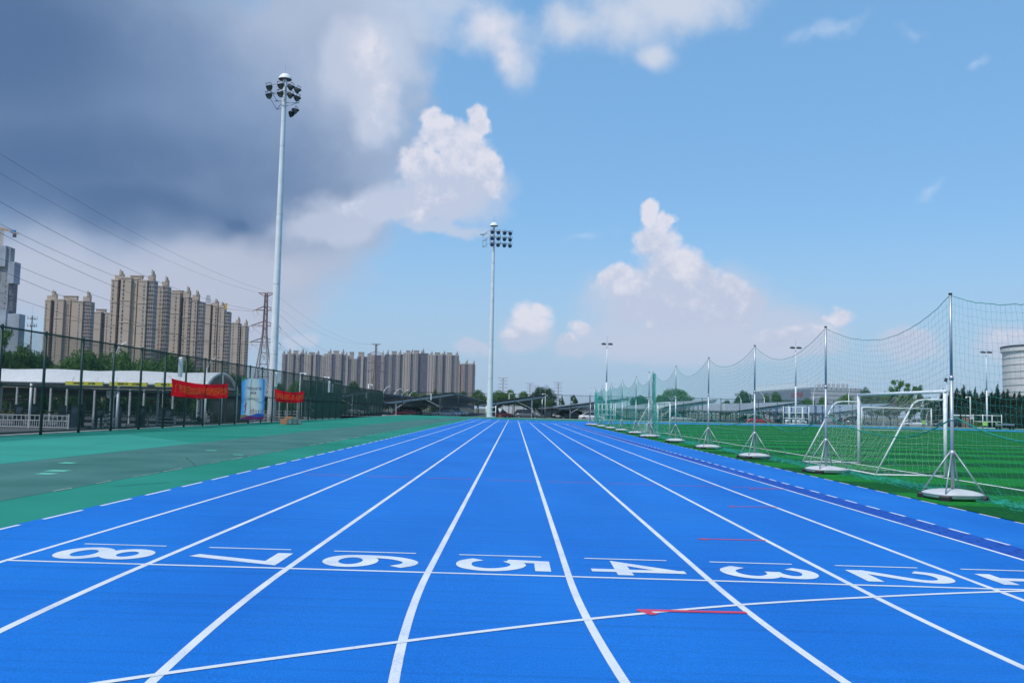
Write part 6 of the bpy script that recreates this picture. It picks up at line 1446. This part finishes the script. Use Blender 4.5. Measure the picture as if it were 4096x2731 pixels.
MB().loft([[(-.014,.115,1.555),(.014,.115,1.555),(.008,.112,1.60),(-.008,.112,1.60)],[(-.010,.140,1.56),(.010,.140,1.56),(.004,.122,1.60),(-.004,.122,1.60)]]).build('nose', M_skin, t, True)
MB().box(-.025,.025,.108,.119,1.522,1.531).build('mouth', mat('lip_colour', (.26,.09,.08), .6), t)

# ================================================================== LIGHT, SKY, CAMERA
SUN_EL, SUN_AZ = radians(57), radians(221)      # azimuth from +Y towards +X: the sun stands behind the viewer, to the left
sd = Vector((sin(SUN_AZ)*cos(SUN_EL), cos(SUN_AZ)*cos(SUN_EL), sin(SUN_EL)))
sun = bpy.data.lights.new('sun', 'SUN'); sun.energy = 3.3; sun.angle = radians(.53); sun.color = (1,.965,.91)
so = bpy.data.objects.new('sun', sun); COL.objects.link(so); so.rotation_euler = (-sd).to_track_quat('-Z','Y').to_euler()
W = bpy.data.worlds.new('World'); S.world = W; W.use_nodes = True
wn = W.node_tree.nodes; wl = W.node_tree.links
for n in list(wn): wn.remove(n)
sky = wn.new('ShaderNodeTexSky'); sky.sky_type = 'NISHITA'; sky.sun_disc = False; sky.sun_elevation = SUN_EL; sky.sun_rotation = SUN_AZ
sky.air_density = 1.0; sky.dust_density = 1.2; sky.ozone_density = 2.0; sky.altitude = 0
bg = wn.new('ShaderNodeBackground'); ow = wn.new('ShaderNodeOutputWorld'); wl.new(bg.outputs[0], ow.inputs[0])
BG = .10; bg.inputs['Strength'].default_value = BG
def M(op, a, b=None, c=None, clamp=False):
    n = wn.new('ShaderNodeMath'); n.operation = op; n.use_clamp = clamp
    for i, q in enumerate((a,b,c)):
        if q is None: continue
        if isinstance(q, (int,float)): n.inputs[i].default_value = q
        else: wl.new(q, n.inputs[i])
    return n.outputs[0]
tcw = wn.new('ShaderNodeTexCoord'); sx = wn.new('ShaderNodeSeparateXYZ'); wl.new(tcw.outputs['Generated'], sx.inputs[0])
az = M('ARCTAN2', sx.outputs['X'], sx.outputs['Y']); el = M('ARCSINE', sx.outputs['Z'])
cmb = wn.new('ShaderNodeCombineXYZ'); wl.new(az, cmb.inputs[0]); wl.new(el, cmb.inputs[1]); UV = cmb.outputs[0]
def noise(vec, scale, detail=6, rough=.55, seed=0., stretch=None):
    mp = wn.new('ShaderNodeMapping'); mp.inputs['Location'].default_value = (seed,seed*1.7,seed*.3)
    if stretch: mp.inputs['Scale'].default_value = stretch
    wl.new(vec, mp.inputs['Vector'])
    n = wn.new('ShaderNodeTexNoise'); n.inputs['Scale'].default_value = scale; n.inputs['Detail'].default_value = detail; n.inputs['Roughness'].default_value = rough
    wl.new(mp.outputs['Vector'], n.inputs['Vector']); return n
def warp(amt, scale, seed, detail=3):
    n = noise(UV, scale, detail, .55, seed)
    s_ = wn.new('ShaderNodeVectorMath'); s_.operation = 'SUBTRACT'; wl.new(n.outputs['Color'], s_.inputs[0]); s_.inputs[1].default_value = (.5,.5,.5)
    m_ = wn.new('ShaderNodeVectorMath'); m_.operation = 'MULTIPLY_ADD'; wl.new(s_.outputs[0], m_.inputs[0]); m_.inputs[1].default_value = (amt,amt,0); wl.new(UV, m_.inputs[2])
    return m_.outputs[0]
def azel(px, py):
    d = ray(px*1.74150, py*1.74170).normalized(); return atan2(d.x,d.y), math.asin(d.z)
def blob(vec, px, py, rx, ry, rot=0):           # 1 at the centre, 0 on the ellipse
    a, e = azel(px, py); k = 2121.
    mp = wn.new('ShaderNodeMapping'); mp.vector_type = 'TEXTURE'
    mp.inputs['Location'].default_value = (a,e,0); mp.inputs['Rotation'].default_value = (0,0,radians(rot)); mp.inputs['Scale'].default_value = (rx/k,ry/k,1)
    wl.new(vec, mp.inputs['Vector'])
    l = wn.new('ShaderNodeVectorMath'); l.operation = 'LENGTH'; wl.new(mp.outputs['Vector'], l.inputs[0])
    return M('SUBTRACT', 1., l.outputs['Value'])
LASTV = [None]
def after(vec):                                 # evaluate the lobes one after another: keeps the node stack small
    if LASTV[0] is None: return vec
    n = wn.new('ShaderNodeVectorMath'); n.operation = 'MULTIPLY_ADD'; wl.new(LASTV[0], n.inputs[0]); n.inputs[1].default_value = (1e-7,1e-7,0); wl.new(vec, n.inputs[2])
    return n.outputs[0]
def union(vec, lst, k=.12):
    o = None
    for b in lst:
        q = blob(after(vec), *b); LASTV[0] = q
        if o is None: o = q
        else:
            n = wn.new('ShaderNodeMath'); n.operation = 'SMOOTH_MAX'; wl.new(o, n.inputs[0]); wl.new(q, n.inputs[1]); n.inputs[2].default_value = k; o = n.outputs[0]
    return o
def sstep(v, a, b, hi=1.):
    n = wn.new('ShaderNodeMapRange'); n.interpolation_type = 'SMOOTHSTEP'; n.inputs['From Min'].default_value = a; n.inputs['From Max'].default_value = b
    n.inputs['To Max'].default_value = hi; wl.new(v, n.inputs['Value']); return n.outputs['Result']
def colr(c): return tuple(q/BG for q in srgb(*c))+(1.,)
def mixc(fac, A, B):
    n = wn.new('ShaderNodeMix'); n.data_type = 'RGBA'; wl.new(fac, n.inputs['Factor'])
    for key, q in (('A',A),('B',B)):
        if isinstance(q, tuple): n.inputs[key].default_value = q
        else: wl.new(q, n.inputs[key])
    return n.outputs['Result']
w1 = warp(.10, 5., 1.3); w2 = warp(.05, 16., 4.1, 3); w3 = warp(.028, 34., 7.7, 4)
nA = noise(UV, 4.5, 5, .58, 2.2).outputs['Fac']; nB = noise(UV, 22, 6, .62, 5.5).outputs['Fac']; nC = noise(UV, 60, 4, .6, 9.1).outputs['Fac']
nS = noise(UV, 3.2, 6, .55, 3.3, (1,2.6,1)).outputs['Fac']
cA = M('SUBTRACT', nA, .5); cB = M('SUBTRACT', nB, .5); cC = M('SUBTRACT', nC, .5)
hsv = wn.new('ShaderNodeHueSaturation'); hsv.inputs['Saturation'].default_value = 1.20; hsv.inputs['Value'].default_value = 1.72; wl.new(sky.outputs['Color'], hsv.inputs['Color'])
c = hsv.outputs['Color']
vl = wn.new('ShaderNodeValue'); vl.outputs[0].default_value = .58
c = mixc(vl.outputs[0], c, colr((130,185,233)))
# thin haze towards the horizon
hz = M('MULTIPLY', sstep(el, .22, -.02, .9), M('MULTIPLY_ADD', nS, .5, .72), clamp=True)
c = mixc(hz, c, colr((170,196,223)))
# pale veil around the storm cloud, then its grey and dark layers
v = union(w1, [(430,330,640,400,0),(250,620,520,190,0),(740,120,330,240,0),(620,520,240,150,10)], .3)
v = M('ADD', v, M('MULTIPLY_ADD', cA, .75, M('MULTIPLY', cB, .45)))
c = mixc(sstep(v, -.02, .42, .93), c, colr((180,193,216)))
v = union(w1, [(280,240,740,370,0),(100,420,560,130,0)], .3)
v = M('ADD', v, M('MULTIPLY_ADD', cA, .8, M('MULTIPLY', cB, .2)))
c = mixc(sstep(v, -.15, .75, .96), c, colr((126,152,190)))
v = union(w1, [(120,370,640,170,4),(0,80,420,280,0),(300,470,420,80,0),(540,505,60,35,0)], .3)
v = M('ADD', v, M('MULTIPLY_ADD', cA, .55, M('MULTIPLY_ADD', M('SUBTRACT', nS, .5), .55, M('MULTIPLY', cB, .12))))
c = mixc(sstep(v, -.30, .95, .95), c, colr((83,114,156)))
v = M('ADD', union(w1, [(200,650,520,105,-3),(520,600,260,70,8)], .3), M('MULTIPLY_ADD', cA, .5, M('MULTIPLY', cB, .35)))
c = mixc(sstep(v, -.1, .6, .85), c, colr((188,196,216)))
# soft bright clouds high up
v = union(w1, [(1440,40,170,130,0),(1540,0,230,110,0),(1330,60,130,80,0),(1500,150,60,50,0)], .3)
v = M('ADD', v, M('MULTIPLY_ADD', cA, .9, M('MULTIPLY', cB, .9)))
c = mixc(sstep(v, .0, .85, .9), c, colr((208,216,232)))
v = union(w2, [(1130,70,150,90,-20),(1175,150,60,90,0),(900,110,110,140,20),(1000,0,240,100,0),(870,250,80,120,0)], .3)
v = M('ADD', v, M('MULTIPLY_ADD', cA, .7, M('MULTIPLY', cB, .9)))
c = mixc(sstep(v, .0, .85, .85), c, colr((192,207,230)))
v = M('ADD', union(w2, [(2095,85,70,45,0),(2240,150,60,22,20),(1900,70,160,40,10),(1350,545,90,25,0),(2120,440,80,30,30)], .1), M('MULTIPLY_ADD', cB, 1.6, cA))
c = mixc(sstep(v, .28, 1.1, .5), c, colr((196,216,242)))
# cumulus: soft skirts first, then crisp heads; the crowns are brighter than the bases
def cumulus(skirt, head, lo=-.03, hi=.30):
    global c
    if skirt:
        v = M('ADD', union(w2, skirt, .2), M('MULTIPLY_ADD', cA, .45, M('MULTIPLY', cB, .5)))
        c = mixc(sstep(v, .0, .55, .78), c, colr((196,206,227)))
    if head:
        v0 = union(w3, head, .06)
        v = M('ADD', v0, M('MULTIPLY_ADD', cB, .55, M('MULTIPLY', cC, .35)))
        # crowns lit from above, bases greyer; billows from the noise
        e0 = min(azel(q[0],q[1]+q[3])[1] for q in head); e1 = max(azel(q[0],q[1]-q[3])[1] for q in head)
        up = M('DIVIDE', M('SUBTRACT', el, e0), e1-e0)
        shade = sstep(M('ADD', M('MULTIPLY', up, .75), M('MULTIPLY_ADD', cB, 1.9, M('MULTIPLY', cC, 1.2))), .05, .75)
        col = mixc(shade, colr((192,203,226)), colr((226,226,238)))
        c = mixc(sstep(v, lo, hi, .96), c, col)
cumulus([(900,470,240,65,10),(1050,440,150,90,0),(760,520,150,60,10),(1000,520,140,30,0)],
        [(1070,395,96,100,0),(1098,280,30,50,-8),(995,300,42,52,10),(1040,310,60,50,0),(1000,455,140,62,4),(900,470,120,36,8),(1120,400,38,72,0),(965,395,60,70,0)])
cumulus([(1570,710,290,120,0),(1740,750,220,80,0),(1480,760,170,70,0)],
        [(1495,495,26,36,0),(1533,510,24,30,0),(1505,555,56,50,0),(1550,620,70,62,0),(1420,632,58,34,0),(1382,640,24,20,0),(1500,665,130,58,0),(1600,640,60,50,-20),(1655,672,80,44,-25),(1725,695,48,30,-20),(1560,715,150,44,0),(1640,722,110,40,-8),(1470,715,90,40,0)], -.08, .38)
cumulus([(1210,770,80,50,0),(1330,790,70,34,0),(1840,775,140,45,0),(2090,790,100,50,0),(2330,790,90,50,0),(1090,800,60,26,0),(690,778,50,20,0),(1560,800,320,50,0)],
        [(1215,735,50,40,10),(1240,712,30,22,0),(1170,770,34,22,0),(1335,762,38,24,-20),(1305,785,30,16,0),(1930,728,32,22,0),(1905,735,22,14,0),(1850,760,60,20,0),(1775,775,46,20,0),(2085,772,48,26,0),(2320,778,40,20,0)], -.12, .62)
cumulus([(860,230,70,120,0),(800,150,90,120,0)],[(885,215,34,46,0),(868,280,44,50,0),(850,120,50,60,0),(905,300,18,24,0),(1160,120,36,60,10),(1120,60,60,40,0)], -.35, 1.25)
wl.new(c, bg.inputs['Color'])
W.cycles.sampling_method = 'MANUAL'; W.cycles.sample_map_resolution = 256

# haze: one closed box of pale air round the scene
hb = MB().box(-560,640,-650,2300,LOW-1.2,112).build('haze', bpy.data.materials.new('pale_air')); hb['kind'] = 'stuff'
hm = hb.data.materials[0]; hm.use_nodes = True; hn = hm.node_tree.nodes
for n in list(hn):
    if n.type != 'OUTPUT_MATERIAL': hn.remove(n)
pv = hn.new('ShaderNodeVolumePrincipled'); pv.inputs['Color'].default_value = (.86,.90,1.,1); pv.inputs['Density'].default_value = .00007; pv.inputs['Anisotropy'].default_value = .2
hm.node_tree.links.new(pv.outputs['Volume'], hn['Material Output'].inputs['Volume']); hb.display_type = 'BOUNDS'
cam = bpy.data.cameras.new('camera'); co = bpy.data.objects.new('camera', cam); COL.objects.link(co)
cam.sensor_width = 36; cam.lens = FPX/4096*36; cam.clip_start = .05; cam.clip_end = 12000
co.matrix_world = Matrix(((_r.x,_u.x,-_f.x,0),(_r.y,_u.y,-_f.y,0),(_r.z,_u.z,-_f.z,CAMH),(0,0,0,1)))
S.camera = co
S.view_settings.view_transform = 'Standard'; S.view_settings.look = 'None'; S.view_settings.gamma = 1; S.view_settings.exposure = 0.
S.cycles.use_denoising = True; S.cycles.max_bounces = 8; S.cycles.transparent_max_bounces = 16
